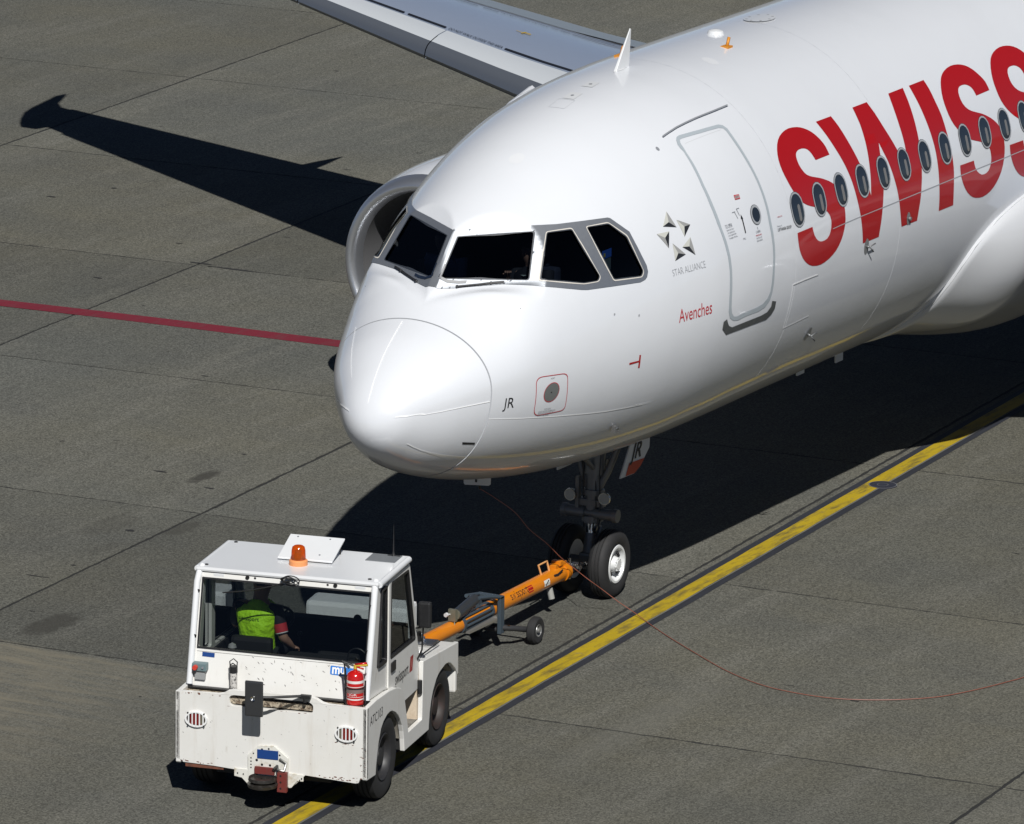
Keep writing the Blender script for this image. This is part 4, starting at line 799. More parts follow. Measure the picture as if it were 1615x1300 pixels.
# ---------------------------------------------------------------- nose gear
AX, AZ, YAW = 4.97, .385, R(3.4)
G = empty('nose_gear', (AX, 0, AZ), YAW, PL)
def wheel_mesh(R0=.385, W=.23, rim=.215):
    t = MB(); h = W / 2
    prof = [(-h * .72, rim), (-h * .95, rim + .03), (-h, rim + .075), (-h * .97, R0 - .07), (-h * .82, R0 - .025), (-h * .55, R0 - .005)]
    for gx in (-.042, 0, .042): prof += [(gx - .009, R0), (gx - .007, R0 - .012), (gx + .007, R0 - .012), (gx + .009, R0)]
    prof += [(h * .55, R0 - .005), (h * .82, R0 - .025), (h * .97, R0 - .07), (h, rim + .075), (h * .95, rim + .03), (h * .72, rim)]
    t.lathe(prof, axis=(0, 1, 0), n=64); return t
for sg in (-1, 1):
    o = wheel_mesh().build('tyre', RUB, G); o.location = (0, sg * .25, 0)
    r = MB(); s_ = sg
    r.lathe([(s_ * .088, .222), (s_ * .104, .212), (s_ * .104, .188), (s_ * .085, .180), (s_ * .040, .150), (s_ * .030, .100), (s_ * .050, .092), (s_ * .092, .080), (s_ * .115, .074), (s_ * .118, .060), (s_ * .125, .055), (s_ * .125, .001)], axis=(0, 1, 0), n=48)
    r.lathe([(-s_ * .088, .222), (-s_ * .08, .18), (-s_ * .03, .10), (-s_ * .03, .02)], axis=(0, 1, 0), n=32)
    for k in range(8):
        a = k * math.pi / 4 + .2; r.tube([(math.cos(a) * .072, s_ * .10, math.sin(a) * .072), (math.cos(a) * .072, s_ * .124, math.sin(a) * .072)], .008, 6)
    o = r.build('wheel_rim', WHEELW, G); o.location = (0, sg * .25, 0)
    hl = MB()
    for k in range(4):
        a = k * math.pi / 2 + .75; hl.box((-.035, s_ * .0635 - .012, -.012), (.035, s_ * .0635 + .012, .012), M=Matrix.Rotation(-a, 4, 'Y') @ Matrix.Translation((0, 0, .130)))
    o = hl.build('rim_slot', DARK, G); o.location = (0, sg * .25, 0)
mb = MB(); mb.tube([(0, -.36, 0), (0, .36, 0)], .045, 14); mb.tube([(0, 0, 0), (.07, 0, .30)], [.085, .075], 14); mb.box((-.09, -.09, -.09), (.09, .09, .10), bev=.03); mb.build('axle', GEARG, G)
mb = MB(); mb.tube([(.05, 0, .22), (.09, 0, .52)], .062, 18); mb.build('piston', STEEL, G)
mb = MB(); mb.tube([(.075, 0, .42), (.115, 0, .98)], [.095, .095], 20); mb.tube([(.08, 0, .44), (.085, 0, .50)], .12, 20); mb.tube([(.10, 0, .74), (.104, 0, .80)], .125, 20)
mb.tube([(.115, 0, .98), (.13, -.02, 1.45)], [.115, .10], 18); mb.build('strut', GEARG, G)
mb = MB(); mb.tube([(.02, -.30, .545), (.02, -.06, .545)], .065, 14); mb.tube([(.02, .06, .545), (.02, .30, .545)], .065, 14); mb.tube([(.02, -.33, .545), (.02, .33, .545)], .045, 12); mb.lathe([(-.34, .001), (-.34, .075), (-.29, .08), (-.28, .06)], (.02, 0, .545), (0, 1, 0), 16); mb.lathe([(.34, .001), (.34, .075), (.29, .08), (.28, .06)], (.02, 0, .545), (0, 1, 0), 16); mb.build('steering_cylinder', GEARG, G)
for sg in (-1, 1):
    mb = MB(); mb.tube([(.10, sg * .06, .82), (.13, sg * .16, 1.02), (.18, sg * .30, 1.42)], [.045, .04, .035], 10); mb.build('side_arm', GEARG, G)
    mb = MB(); mb.tube([(.0, sg * .19, .74), (-.02, sg * .19, .79)], .03, 10); mb.lathe([(0, .001), (0, .068), (.02, .072), (.07, .055), (.10, .02)], (-.08, sg * .21, .75), (1, 0, 0), 20); l = mb.build('taxi_light', STEEL, G)
    mb = MB(); mb.lathe([(0, .001), (.0, .062)], (-.083, sg * .21, .75), (1, 0, 0), 20); mb.build('light_glass', mat('lamp glass', (.35, .37, .40), .08, metal=.6), G)
mb = MB(); mb.tube([(.09, 0, .40), (.27, 0, .33), (.10, 0, .12)], [.035, .03, .035], 8); mb.box((.08, -.07, .38), (.14, .07, .44)); mb.build('torque_link', GEARG, G)
mb = MB(); mb.tube([(.12, -.02, 1.0), (-.35, -.02, 1.34), (-.5, 0, 1.5)], [.035, .03, .03], 8); mb.tube([(.10, .05, 1.0), (.45, .05, 1.42)], .028, 8); mb.build('drag_brace', GEARG, G)
mb = MB()
for k in range(5): mb.tube([(-.05 + .03 * k, -.10 + .05 * k, .35), (-.02 + .02 * k, -.14 + .06 * k, .65), (.05, -.09 + .05 * k, 1.0), (.08, -.1 + .05 * k, 1.4)], .008, 6)
mb.tube([(-.02, -.13, .12), (-.06, -.12, .32), (.02, -.12, .48)], .010, 6); mb.build('hydraulic_hose', mat('hose black', (.015, .015, .016), .5), G)
mb = MB(); mb.box((.0, -.16, .62), (.10, .16, .70), bev=.01); mb.box((-.02, .13, .55), (.05, .17, .95)); mb.tube([(.18, -.12, 1.1), (.18, .12, 1.1)], .04, 10); mb.build('gear_bracket', GEARG, G)
mb = MB(); mb.tube([(-.11, -.05, .0), (-.20, -.03, .01)], .028, 8); mb.tube([(-.20, -.10, .01), (-.20, .10, .01)], .020, 8); mb.tube([(-.04, -.13, .05), (-.14, -.12, .06)], .02, 8); mb.build('tow_fitting', STEEL, G)
# gear bay and its doors
mb = MB(); mb.box((4.70, -.50, 1.86), (5.74, .50, 2.75)); o = mb.build('gear_bay', mat('gear bay', (.05, .05, .05), .8), PL)
for f in o.data.polygons: pass
bm = bmesh.new(); bm.from_mesh(o.data); bmesh.ops.delete(bm, geom=[f for f in bm.faces if f.normal.z < -.5], context='FACES'); bm.to_mesh(o.data); bm.free()
for sg in (-1, 1):
    P = [(4.93, 1.83), (5.60, 1.80), (5.62, 1.60), (5.40, 1.42), (5.25, 1.375), (4.94, 1.375)] if sg > 0 else [(5.205, 1.79), (5.60, 1.77), (5.625, 1.70), (5.615, 1.60), (5.41, 1.43), (5.27, 1.375), (4.94, 1.385)]
    mb = MB(); mb.prism(P, lambda u, v, t: (u, sg * .395 + t * .5, v), .03); d_ = mb.build('gear_door', PAINT2, PL)
    if sg < 0:
        mb = MB(); mb.add([(5.03, -.398, 1.44), (5.275, -.398, 1.385), (5.41, -.398, 1.438), (5.52, -.398, 1.52), (5.17, -.398, 1.53)], [[0, 1, 2, 3, 4]])
        mb.v = [(x, -.399, z) for x, z in ((5.06, 1.388), (5.27, 1.379), (5.41, 1.434), (5.50, 1.505), (5.14, 1.52))]; mb.build('warning_patch', mat('door red orange', (.50, .06, .02), .5), d_)
        text_on('door_code', 'JR', lambda u, v: (5.165 + u + v * .42, -.3995, 1.552 + v * .95 - u * .02), BLK, d_, .185, .25, bold=.02)
    else:
        mb = MB()
        for k in range(6): mb.box((4.98 + .1 * k, .37, 1.45 if k < 4 else 1.6), (5.0 + .1 * k, .395, 1.82))
        mb.build('door_rib', GEARG, d_)
# open ground-power panel under the chin
mb = MB(); P = [(-.17, 1.93), (.16, 1.93), (.16, 1.79), (.145, 1.772), (-.15, 1.80), (-.17, 1.815)]
mb.prism(P, lambda u, v, t: (2.60 + t * .4, .11 - u * -1 - .0, v - .02), .03); gpd = mb.build('power_panel_door', PAINT2, PL)
mb = MB(); mb.box((2.592, .10, 1.80), (2.596, .125, 1.88)); mb.build('panel_print', BLK, gpd)
mb = MB(); mb.box((2.592, .20, 1.83), (2.596, .25, 1.88)); mb.build('panel_print', OR, gpd)
# ================================================================ THE TOW TRACTOR
# tug frame: u forward (towards the aeroplane), l to the left, z up
TUGX, TUGY, TUGA = -3.661, -1.117, .232
T = empty('tow_tractor', (TUGX, TUGY, 0), TUGA)
tag(T, 'white boxy aircraft tow tractor with rear window and orange beacon, hitched to the tow bar', 'tow tractor')
TUGM = T.matrix_basis.copy()
def tugmat():
    m = mat('tug white paint', (.70, .69, .66), .42, coat=.25, noise=[(2.5, .35, (.60, .58, .53), .48, .72), (7, .55, (.42, .38, .31), .64, .76, (1, 1, .35)), (38, .85, (.06, .055, .05), .735, .755), (16, .9, (.16, .07, .03), .735, .765), (5, .30, (.40, .33, .24), .55, .75, (1, 1.6, .18))])
    return m
TW = tugmat()
TWC = mat('tug roof paint', (.68, .69, .70), .34, coat=.4, noise=[(3, .15, (.60, .60, .60), .45, .7)])
RUST = mat('rusty dirty ledge', (.42, .36, .27), .8, noise=[(18, .9, (.10, .06, .035), .45, .62), (45, .8, (.03, .025, .02), .5, .6)])
BEIGE = mat('grimy beige paint', (.60, .50, .38), .6, noise=[(9, .5, (.38, .28, .19), .45, .7)])
TBLK = mat('black plastic', (.014, .014, .015), .45, noise=[(30, .4, (.03, .03, .03), .5, .7)])
CABB = mat('cab interior black', (.010, .010, .011), .8)
TGL = glass_mat('cab glass', (.62, .66, .66))
TREAR = glass_mat('rear cab glass', (.52, .55, .55))
REDM = mat('hitch red', (.15, .022, .018), .6, noise=[(30, .5, (.10, .05, .04), .45, .7)])
BLUE = mat('blue sticker', (.008, .045, .19), .45)
def plate(mb, outer, holes, fn, d, mi=0):
    loops = [[Vector((u, v, 0)) for u, v in p] for p in [outer] + holes]; flat = [(u, v) for p in [outer] + holes for u, v in p]
    tr = geometry.tessellate_polygon(loops); n = len(flat); vs = [fn(u, v, 0) for u, v in flat] + [fn(u, v, d) for u, v in flat]
    fs = [list(t) for t in tr] + [[i + n for i in t][::-1] for t in tr]; k = 0
    for p in [outer] + holes:
        m_ = len(p); fs += [[k + i, k + (i + 1) % m_, k + (i + 1) % m_ + n, k + i + n] for i in range(m_)]; k += m_
    mb.add(vs, fs, mi)
def rnd(P, r, n=4):
    o = []
    for i in range(len(P)):
        a, b, c = [Vector(P[j % len(P)]) for j in (i - 1, i, i + 1)]; l1, l2 = (a - b).length, (c - b).length; rr = min(r, l1 / 2.2, l2 / 2.2); s, e = b + (a - b) / l1 * rr, b + (c - b) / l2 * rr
        for k in range(n + 1): t = k / n; o.append(tuple(s * (1 - t) ** 2 + b * 2 * t * (1 - t) + e * t * t))
    return o
SIDE = [(0.0, 1.136), (.305, 1.14), (.741, 1.113), (1.0, 1.075), (1.142, 1.031), (1.225, .98), (1.268, .927), (1.345, .72), (1.422, .488), (1.895, .483), (1.92, 1.095), (3.179, .955), (3.188, .62),
        (3.168, .604), (3.10, .68), (3.013, .737), (2.92, .795), (2.817, .829), (2.70, .842), (2.589, .829), (2.48, .805), (2.381, .764), (2.29, .69), (2.222, .595), (2.17, .47), (2.148, .354), (2.14, .303), (1.287, .323),
        (1.263, .46), (1.235, .55), (1.196, .628), (1.14, .70), (1.07, .763), (.975, .825), (.867, .869), (.77, .885), (.668, .878), (.56, .845), (.471, .788), (.405, .69), (.359, .577), (.325, .46), (.306, .361), (.016, .386), (.0, .40)]
for sg in (-1, 1):
    mb = MB(); plate(mb, SIDE, [], lambda u, v, d: (u, sg * (1.0 - d), v), .05); mb.build('side_panel', TW, T, bevel=.012)
    # wheel arch liners
    for A in ([(1.263, .46), (1.196, .628), (1.07, .763), (.867, .869), (.668, .878), (.471, .788), (.359, .577), (.306, .361)], [(3.168, .604), (3.013, .737), (2.817, .829), (2.589, .829), (2.381, .764), (2.222, .595), (2.148, .354)]):
        mb = MB(); n = len(A); mb.add([(u, sg * .95, v) for u, v in A] + [(u, sg * .62, v) for u, v in A], [[i, i + 1, i + 1 + n, i + n] for i in range(n - 1)], 0, True); mb.add([(u, sg * .62, v) for u, v in A], [list(range(n))]); mb.build('arch_liner', mat('arch dirty white', (.40, .37, .31), .8, noise=[(7, .8, (.12, .10, .08), .4, .65)]), T)
# chassis between the wheels, deck, fender tops, hood
mb = MB(); mb.box((.1, -.60, .30), (3.12, .60, .62)); mb.box((1.3, -.94, .33), (2.12, .94, .475)); mb.build('chassis', mat('chassis black', (.015, .015, .015), .7), T)
mb = MB(); mb.box((1.30, -.945, .476), (1.90, -.50, .486)); mb.box((1.30, .50, .476), (1.90, .945, .486)); mb.build('step_plate', mat('worn step', (.20, .19, .17), .7, noise=[(14, .6, (.08, .075, .07), .4, .65)]), T)
for sg in (-1, 1):
    mb = MB(); mb.box((1.87, sg * .948 if sg < 0 else .50, .486), (1.93, -.50 if sg < 0 else .948, 1.08)); mb.build('step_column', BEIGE, T)
mb = MB(); mb.add([(.03, -.95, 1.10), (.03, .95, 1.10), (.32, .95, 1.10), (.32, -.95, 1.10), (.03, -.95, 1.05), (.03, .95, 1.05), (.32, .95, 1.05), (.32, -.95, 1.05)], [[0, 1, 2, 3], [4, 5, 6, 7], [0, 1, 5, 4], [2, 3, 7, 6]]); mb.build('rear_deck', RUST, T)
for sg in (-1, 1):
    mb = MB(); P = [(.30, 1.128), (.741, 1.10), (1.142, 1.02), (1.26, .92)]
    mb.add([(u, sg * .955, z) for u, z in P] + [(u, sg * .70, z) for u, z in P], [[i, i + 1, i + 5, i + 4] for i in range(3)], 0, True); mb.build('fender_top', TW, T)
mb = MB(); mb.add([(1.93, -.955, 1.088), (3.15, -.955, .952), (3.15, .955, .952), (1.93, .955, 1.088), (3.15, -.955, .5), (3.15, .955, .5)], [[0, 1, 2, 3], [1, 4, 5, 2]]); mb.build('front_deck', TW, T)
mb = MB(); mb.box((2.66, -.60, 1.0), (3.04, .50, 1.40), bev=.04); hd = mb.build('engine_hood', TWC, T)
mb = MB(); mb.box((1.93, -.90, 1.085), (2.04, -.64, 1.13)); mb.tube([(2.07, -.93, 1.11), (2.84, -.90, 1.045)], .008, 6); mb.build('hood_gap', TBLK, T)
mb = MB()
for a in range(4): mb.tube([(2.80 + .05 * a, -.72 + .07 * a * .3, 1.0), (2.83 + .05 * a, -.74 + .03 * a, 1.05 + .02 * (a % 2))], .022, 8)
mb.box((2.72, -.86, .98), (2.95, -.60, 1.03), bev=.01); mb.build('front_fitting', STEEL, T)
mb = MB(); mb.box((3.12, -.99, .42), (3.19, .99, .93), bev=.02); mb.box((3.19, -.16, .40), (3.26, .16, .62), bev=.01); mb.build('front_plate', TW, T)
mb = MB(); mb.tube([(3.22, 0, .40), (3.22, 0, .66)], .028, 10); mb.box((3.2, -.12, .58), (3.34, .12, .60)); mb.box((3.2, -.12, .44), (3.34, .12, .46)); mb.build('front_coupling', mat('coupling dark', (.06, .055, .05), .5, metal=.5), T)
# rear plate
RP = [(1.0, 1.136), (.56, 1.142), (.50, 1.155), (.45, 1.187), (.40, 1.20), (0, 1.205), (-.41, 1.205), (-.47, 1.19), (-.53, 1.155), (-.60, 1.140), (-1.0, 1.136), (-1.0, .405), (-.93, .40), (-.915, .36), (-.88, .352), (-.36, .385), (-.30, .32), (-.21, .24), (-.19, .24), (.20, .235), (.24, .30), (.30, .355), (.38, .375), (.60, .39), (.92, .40), (.945, .425), (1.0, .435)]
SLOT = rnd([(.44, 1.125), (.40, 1.145), (-.39, 1.15), (-.44, 1.12), (-.435, 1.03), (.43, 1.035)], .04)
mb = MB(); plate(mb, RP, [SLOT], lambda l, z, d: (d - .0, l, z), .05); mb.build('rear_plate', TW, T, bevel=.008)
mb = MB(); mb.add([(.055, .45, 1.03), (.055, -.45, 1.03), (.20, -.45, 1.0), (.20, .45, 1.0)], [[0, 1, 2, 3]]); mb.build('slot_ledge', RUST, T)
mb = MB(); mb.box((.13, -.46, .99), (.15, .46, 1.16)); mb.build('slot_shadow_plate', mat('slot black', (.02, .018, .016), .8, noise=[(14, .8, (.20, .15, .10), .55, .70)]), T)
mb = MB(); mb.tube([(.10, .2, 1.115), (.10, -.44, 1.105)], .022, 8); mb.build('slot_hose', TBLK, T)
RSTRIP = mat('rust strip', (.16, .055, .03), .85, noise=[(25, .6, (.05, .025, .02), .4, .65)])
mb = MB(); mb.box((.01, .50, .355), (.045, .90, .392)); mb.build('rust_strip', RSTRIP, T)
chips = random.Random(11); mb = MB()
for (l0, l1, z0, z1, n) in ((-.95, -.45, .37, .41, 20), (-.99, -.93, .42, .75, 10), (-.34, -.20, .33, .39, 8), (.55, .95, .405, .43, 10), (-.40, .45, 1.02, 1.03, 10), (.5, .95, 1.12, 1.134, 8), (-.9, -.65, .745, .76, 5)):
    for k in range(n):
        l = chips.uniform(l0, l1); z = chips.uniform(z0, z1); a, b = chips.uniform(.004, .022), chips.uniform(.002, .009); m_ = 7; r_ = [chips.uniform(.5, 1) for _ in range(m_)]
        mb.add([(-.0012, l + a * r_[j] * math.cos(j * 6.283 / m_), z + b * r_[j] * math.sin(j * 6.283 / m_)) for j in range(m_)], [list(range(m_))])
mb.build('rust_chips', RSTRIP, T)['kind'] = 'stuff'
# rear panel of the cab (leaning forward) with scratches
CR = lambda l, z, d=0.: (.257 + (z - 1.161) * .2393 + d, l, z)
mb = MB(); plate(mb, [(.94, 1.13), (.955, 2.16), (.94, 2.24), (-.92, 2.24), (-.935, 2.16), (-.935, 1.13)], [rnd([(.885, 1.505), (.895, 2.185), (-.872, 2.185), (-.885, 1.495)], .02)], lambda l, z, d: CR(l, z, d), .045); mb.build('cab_rear_panel', TW, T, bevel=.006)
mb = MB(); plate(mb, [(.892, 1.497), (.892, 2.192), (-.877, 2.192), (-.887, 1.488)], [[(.877, 1.514), (.877, 2.176), (-.862, 2.176), (-.872, 1.505)]], lambda l, z, d: CR(l, z, d - .006), .012); mb.build('rear_window_seal', TBLK, T)
mb = MB(); mb.add([CR(.875, 1.515, .012), CR(-.87, 1.505, .012), CR(-.86, 2.175, .012), CR(.875, 2.175, .012)], [[0, 1, 2, 3]]); rw_ = mb.build('rear_window', TREAR, T)
for l in (.935, -.918):
    mb = MB(); mb.tube([CR(l, 1.15, -.02), CR(l, 2.15, -.02), CR(l * .99, 2.25, .01), CR(l * .98, 2.285, .06)], .034, 12); pr = mb.build('rear_pillar', TWC, T)
    mb = MB()
    for z in (1.62, 2.06): p = CR(l * .985, z, -.045); mb.lathe([(0, .001), (0, .022), (.02, .024)], p, (1, 0, 0), 12)
    mb.build('pillar_bolt', TBLK, pr)
mb = MB()
for l in (.42, -.50): mb.lathe([(-.012, .001), (-.012, .020), (.0, .022)], CR(l, 2.222), (1, 0, 0), 12)
for l in (.34, -.42): mb.lathe([(-.003, .001), (-.003, .012), (.0, .012)], CR(l, 2.222), (1, 0, 0), 12)
mb.build('header_bolt', TBLK, T)
for l in (.72, -.76):
    mb = MB(); mb.box((CR(l, 2.222)[0] - .004, l - .055, 2.205), (CR(l, 2.222)[0] + .01, l + .055, 2.237), bev=.004); mb.build('header_pad', TWC, T)
# rear wiper: dark arm with loops of cable
mb = MB(); c = CR(-.02, 2.235, -.04); mb.tube([c, CR(.14, 2.17, -.03), CR(.40, 2.10, -.02), CR(.66, 2.06, -.02)], .007, 6)
for k in range(3):
    pts = [(c[0] - .012 * math.sin(a), c[1] + .03 + (.05 + .018 * k) * math.cos(a) - .03 * k, c[2] + .01 + (.025 + .012 * k) * math.sin(a)) for a in [j * 6.283 / 16 for j in range(17)]]; mb.tube(pts, .006, 5, caps=False)
mb.build('rear_wiper', TBLK, T)
# scratches and scuffs on the lower panel
mb = MB(); sc_ = random.Random(21)
for k in range(46):
    l, z = sc_.uniform(-.62, .40), sc_.uniform(1.20, 1.46); a = sc_.uniform(.004, .02); b = sc_.uniform(.002, .006); th = sc_.uniform(.2, 1.4)
    P = [(l + a * math.cos(th), z + a * math.sin(th)), (l - b * math.sin(th), z + b * math.cos(th)), (l - a * math.cos(th), z - a * math.sin(th)), (l + b * math.sin(th), z - b * math.cos(th))]
    mb.add([CR(x, y, -.0015) for x, y in P], [[0, 1, 2, 3]])
for k in range(70):
    l, z = sc_.uniform(-.98, .98), sc_.uniform(.45, 1.12); a = sc_.uniform(.002, .010); b = sc_.uniform(.001, .003); th = sc_.uniform(-1, 1)
    if abs(l) < .25 and z < .7: continue
    P = [(l + a * math.cos(th), z + a * math.sin(th)), (l - b, z + b), (l - a * math.cos(th), z - a * math.sin(th)), (l + b, z - b)]
    mb.add([(-.0012, x, y) for x, y in P], [[0, 1, 2, 3]])
mb.build('scuff_marks', mat('scuff grey', (.16, .15, .14), .7), T)['kind'] = 'stuff'
mb = MB(); mb.add([CR(.83, 1.465, -.002), CR(.70, 1.462, -.002), CR(.70, 1.418, -.002), CR(.83, 1.42, -.002)], [[0, 1, 2, 3]]); mb.build('blue_sticker', BLUE, T)
LB = mat('maker badge blue', (.03, .18, .55), .45)
mb = MB(); mb.add([CR(x, z, -.002) for x, z in rnd([(-.515, 1.45), (-.515, 1.362), (-.76, 1.352), (-.76, 1.44)], .015)], [list(range(20))]); bd = mb.build('maker_badge', LB, T)
text_on('badge_text', 'mu', lambda u, v: CR(-.535 - u, 1.375 + v, -.004), mat('badge white', (.8, .8, .8), .5), bd, .062, .135, bold=.03)
# switch box, bottle holder
mb = MB(); mb.box((.215, .755, 1.292), (.30, .905, 1.372), bev=.008); sb = mb.build('switch_box', mat('switch box grey', (.13, .19, .20), .5), T)
mb = MB(); mb.lathe([(-.035, .001), (-.035, .024), (-.012, .026), (0, .026)], (.215, .865, 1.332), (1, 0, 0), 16); mb.build('stop_button', mat('button red', (.55, .05, .03), .4), sb)
mb = MB(); mb.lathe([(-.012, .001), (-.012, .012), (0, .012)], (.215, .79, 1.332), (1, 0, 0), 12); mb.build('round_socket', GREYT, sb)
mb = MB(); mb.box((.235, .775, 1.20), (.28, .88, 1.292)); mb.build('mounting_plate', mat('plate grey', (.28, .29, .29), .6), T)
mb = MB(); mb.tube([(.20, .46, 1.13), (.20, .46, 1.32)], .038, 18); bh = mb.build('bottle_holder', mat('speckled holder', (.55, .53, .50), .6, noise=[(45, .9, (.05, .05, .05), .52, .60)]), T)
mb = MB(); mb.tube([(.20, .46, 1.32), (.20, .46, 1.385)], .042, 18); mb.tube([(.20, .425, 1.38), (.20, .42, 1.43), (.20, .46, 1.462), (.20, .50, 1.43), (.20, .495, 1.38)], .006, 6); mb.tube([(.18, .43, 1.40), (.18, .46, 1.42), (.18, .49, 1.40)], .006, 6); mb.build('holder_cap', TBLK, bh)
mb = MB(); mb.box((.2, -.935, 1.118), (.262, .94, 1.132)); mb.build('deck_gap', TBLK, T)
# lamps with guards
GRD = mat('lamp guard white', (.75, .75, .74), .4); LR = mat('lamp red', (.15, .004, .003), .25, coat=.3); LD = mat('lamp dark', (.03, .02, .02), .4)
for l in (.781, -.787):
    rx, rz = .118, .082; z = .862 if l > 0 else .858; el = lambda a, b, n=26: [(l + a * math.cos(6.2832 * k / n), z + b * math.sin(6.2832 * k / n)) for k in range(n)]
    mb = MB(); plate(mb, el(rx, rz), [el(rx - .017, rz - .015)], lambda a, b, d: (-.022 + d, a, b), .022)
    for k in range(-2, 3):
        if abs(k) < 2 or True: w = l + k * .038; hh = (rz - .008) * math.sqrt(max(0, 1 - ((k * .038) / rx) ** 2)); mb.box((-.024, w - .0055, z - hh), (-.012, w + .0055, z + hh))
    lg = mb.build('lamp_guard', GRD, T)
    mb = MB(); mb.add([(-.004, a, b) for a, b in el(rx - .016, rz - .014)], [list(range(26))]); mb.build('rear_lamp', LD, T)
    mb = MB(); cx = l - .0; mb.box((-.012, cx - .062, z - .055), (-.005, cx + .062, z + .055)); mb.build('lamp_lens', LR, T)
    s_ = 1 if l < 0 else -1
    mb = MB(); mb.box((-.0125, cx + s_ * .045, z - .05), (-.0045, cx + s_ * .085, z + .05)); mb.build('lamp_lens', mat('lamp clear', (.12, .11, .08), .2), T)
    mb = MB()
    for a, b in ((.085, .062), (-.085, .062), (.085, -.062), (-.085, -.062)): mb.lathe([(0, .001), (0, .009), (.01, .009)], (-.026, l + a, z + b), (1, 0, 0), 8)
    mb.build('guard_screw', TBLK, lg)
# hitch at the rear
OCT = [(.233, .30), (.235, .545), (.128, .652), (-.039, .668), (-.190, .550), (-.190, .25), (.20, .235)]
mb = MB(); plate(mb, OCT, [], lambda a, b, d: (-.022 + d, a, b), .020); mb.prism([(.379, .395), (.379, .312), (.30, .30), (.233, .235), (.205, .236), (.20, .395)], lambda a, b, t: (-.014 + t, a, b), .012); mb.prism([(-.345, .390), (-.345, .321), (-.28, .32), (-.22, .245), (-.19, .24), (-.19, .40)], lambda a, b, t: (-.014 + t, a, b), .012)
ht = mb.build('hitch_plate', mat('hitch plate white', (.66, .65, .60), .5, noise=[(12, .6, (.36, .28, .16), .52, .70), (50, .8, (.08, .05, .03), .66, .7)]), T, bevel=.004)
mb = MB()
for a, b, r_ in ((.125, .655, 0), (.085, .618, .012), (.015, .630, .010), (.175, .570, .008), (.2, .52, .008), (.2, .485, .008), (.2, .452, .008), (.2, .42, .008), (.14, .503, .014), (.085, .46, .013), (.0, .46, .013), (.34, .35, .007), (.28, .345, .007), (-.10, .575, .010), (-.12, .52, .010), (-.33, .355, .008), (-.31, .335, .007)):
    if r_: mb.lathe([(0, .0005), (0, r_)], (-.0235, a, b), (1, 0, 0), 10)
mb.build('bolt_hole', BLK, ht)
mb = MB(); mb.box((-.027, -.085, .524), (-.022, .135, .616)); mb.build('blue_plate', BLUE, ht)
mb = MB(); mb.box((-.07, -.188, .205), (-.022, -.088, .410), bev=.004); mb.box((-.05, -.05, .37), (-.022, .155, .440)); rd = mb.build('coupling_block', REDM, ht)
mb = MB()
for z in (.245, .31, .375): mb.lathe([(0, .0005), (0, .011)], (-.0712, -.125, z), (1, 0, 0), 10)
mb.build('bolt_hole', BLK, ht)
mb = MB(); mb.lathe([(.345, .02), (.345, .125), (.365, .14), (.335, .145), (.32, .12)], (-.12, .045, 0), (0, 0, 1), 28); mb.lathe([(.25, .10), (.27, .15), (.30, .155), (.31, .12)], (-.12, .045, 0), (0, 0, 1), 28); mb.box((-.10, -.05, .25), (.0, .14, .35)); mb.build('tow_coupling', mat('greasy metal', (.05, .045, .04), .35, metal=.6, noise=[(20, .6, (.14, .13, .12), .5, .7)]), ht)
mb = MB(); mb.tube([(-.04, -.08, .47), (-.08, -.10, .44), (-.07, -.16, .43), (-.03, -.17, .50), (-.03, -.10, .54)], .014, 7); mb.tube([(-.05, -.04, .42), (-.08, -.06, .45), (-.06, -.09, .48)], .012, 6); mb.build('coupling_lever', mat('lever metal', (.22, .22, .21), .3, metal=.8), ht)
# rear mirror on an arm
mb = MB(); mb.box((-.27, .0, 1.025), (-.235, .19, 1.392), bev=.018); mr = mb.build('rear_mirror', mat('mirror housing', (.03, .031, .033), .35, coat=.2), T)
mb = MB(); mb.lathe([(0, .001), (-.012, .02), (-.014, .024), (0, .028)], (-.27, .10, 1.215), (1, 0, 0), 14); mb.build('mirror_joint', STEEL, mr)
mb = MB(); mb.tube([(-.255, .10, 1.225), (-.20, -.05, 1.22), (-.06, -.28, 1.215), (-.02, -.34, 1.212)], .014, 8); mb.box((-.045, -.42, 1.19), (.01, -.31, 1.225), bev=.006); mb.tube([(-.03, -.36, 1.20), (-.03, -.36, 1.15)], .018, 8); mb.build('mirror_arm', TBLK, T)

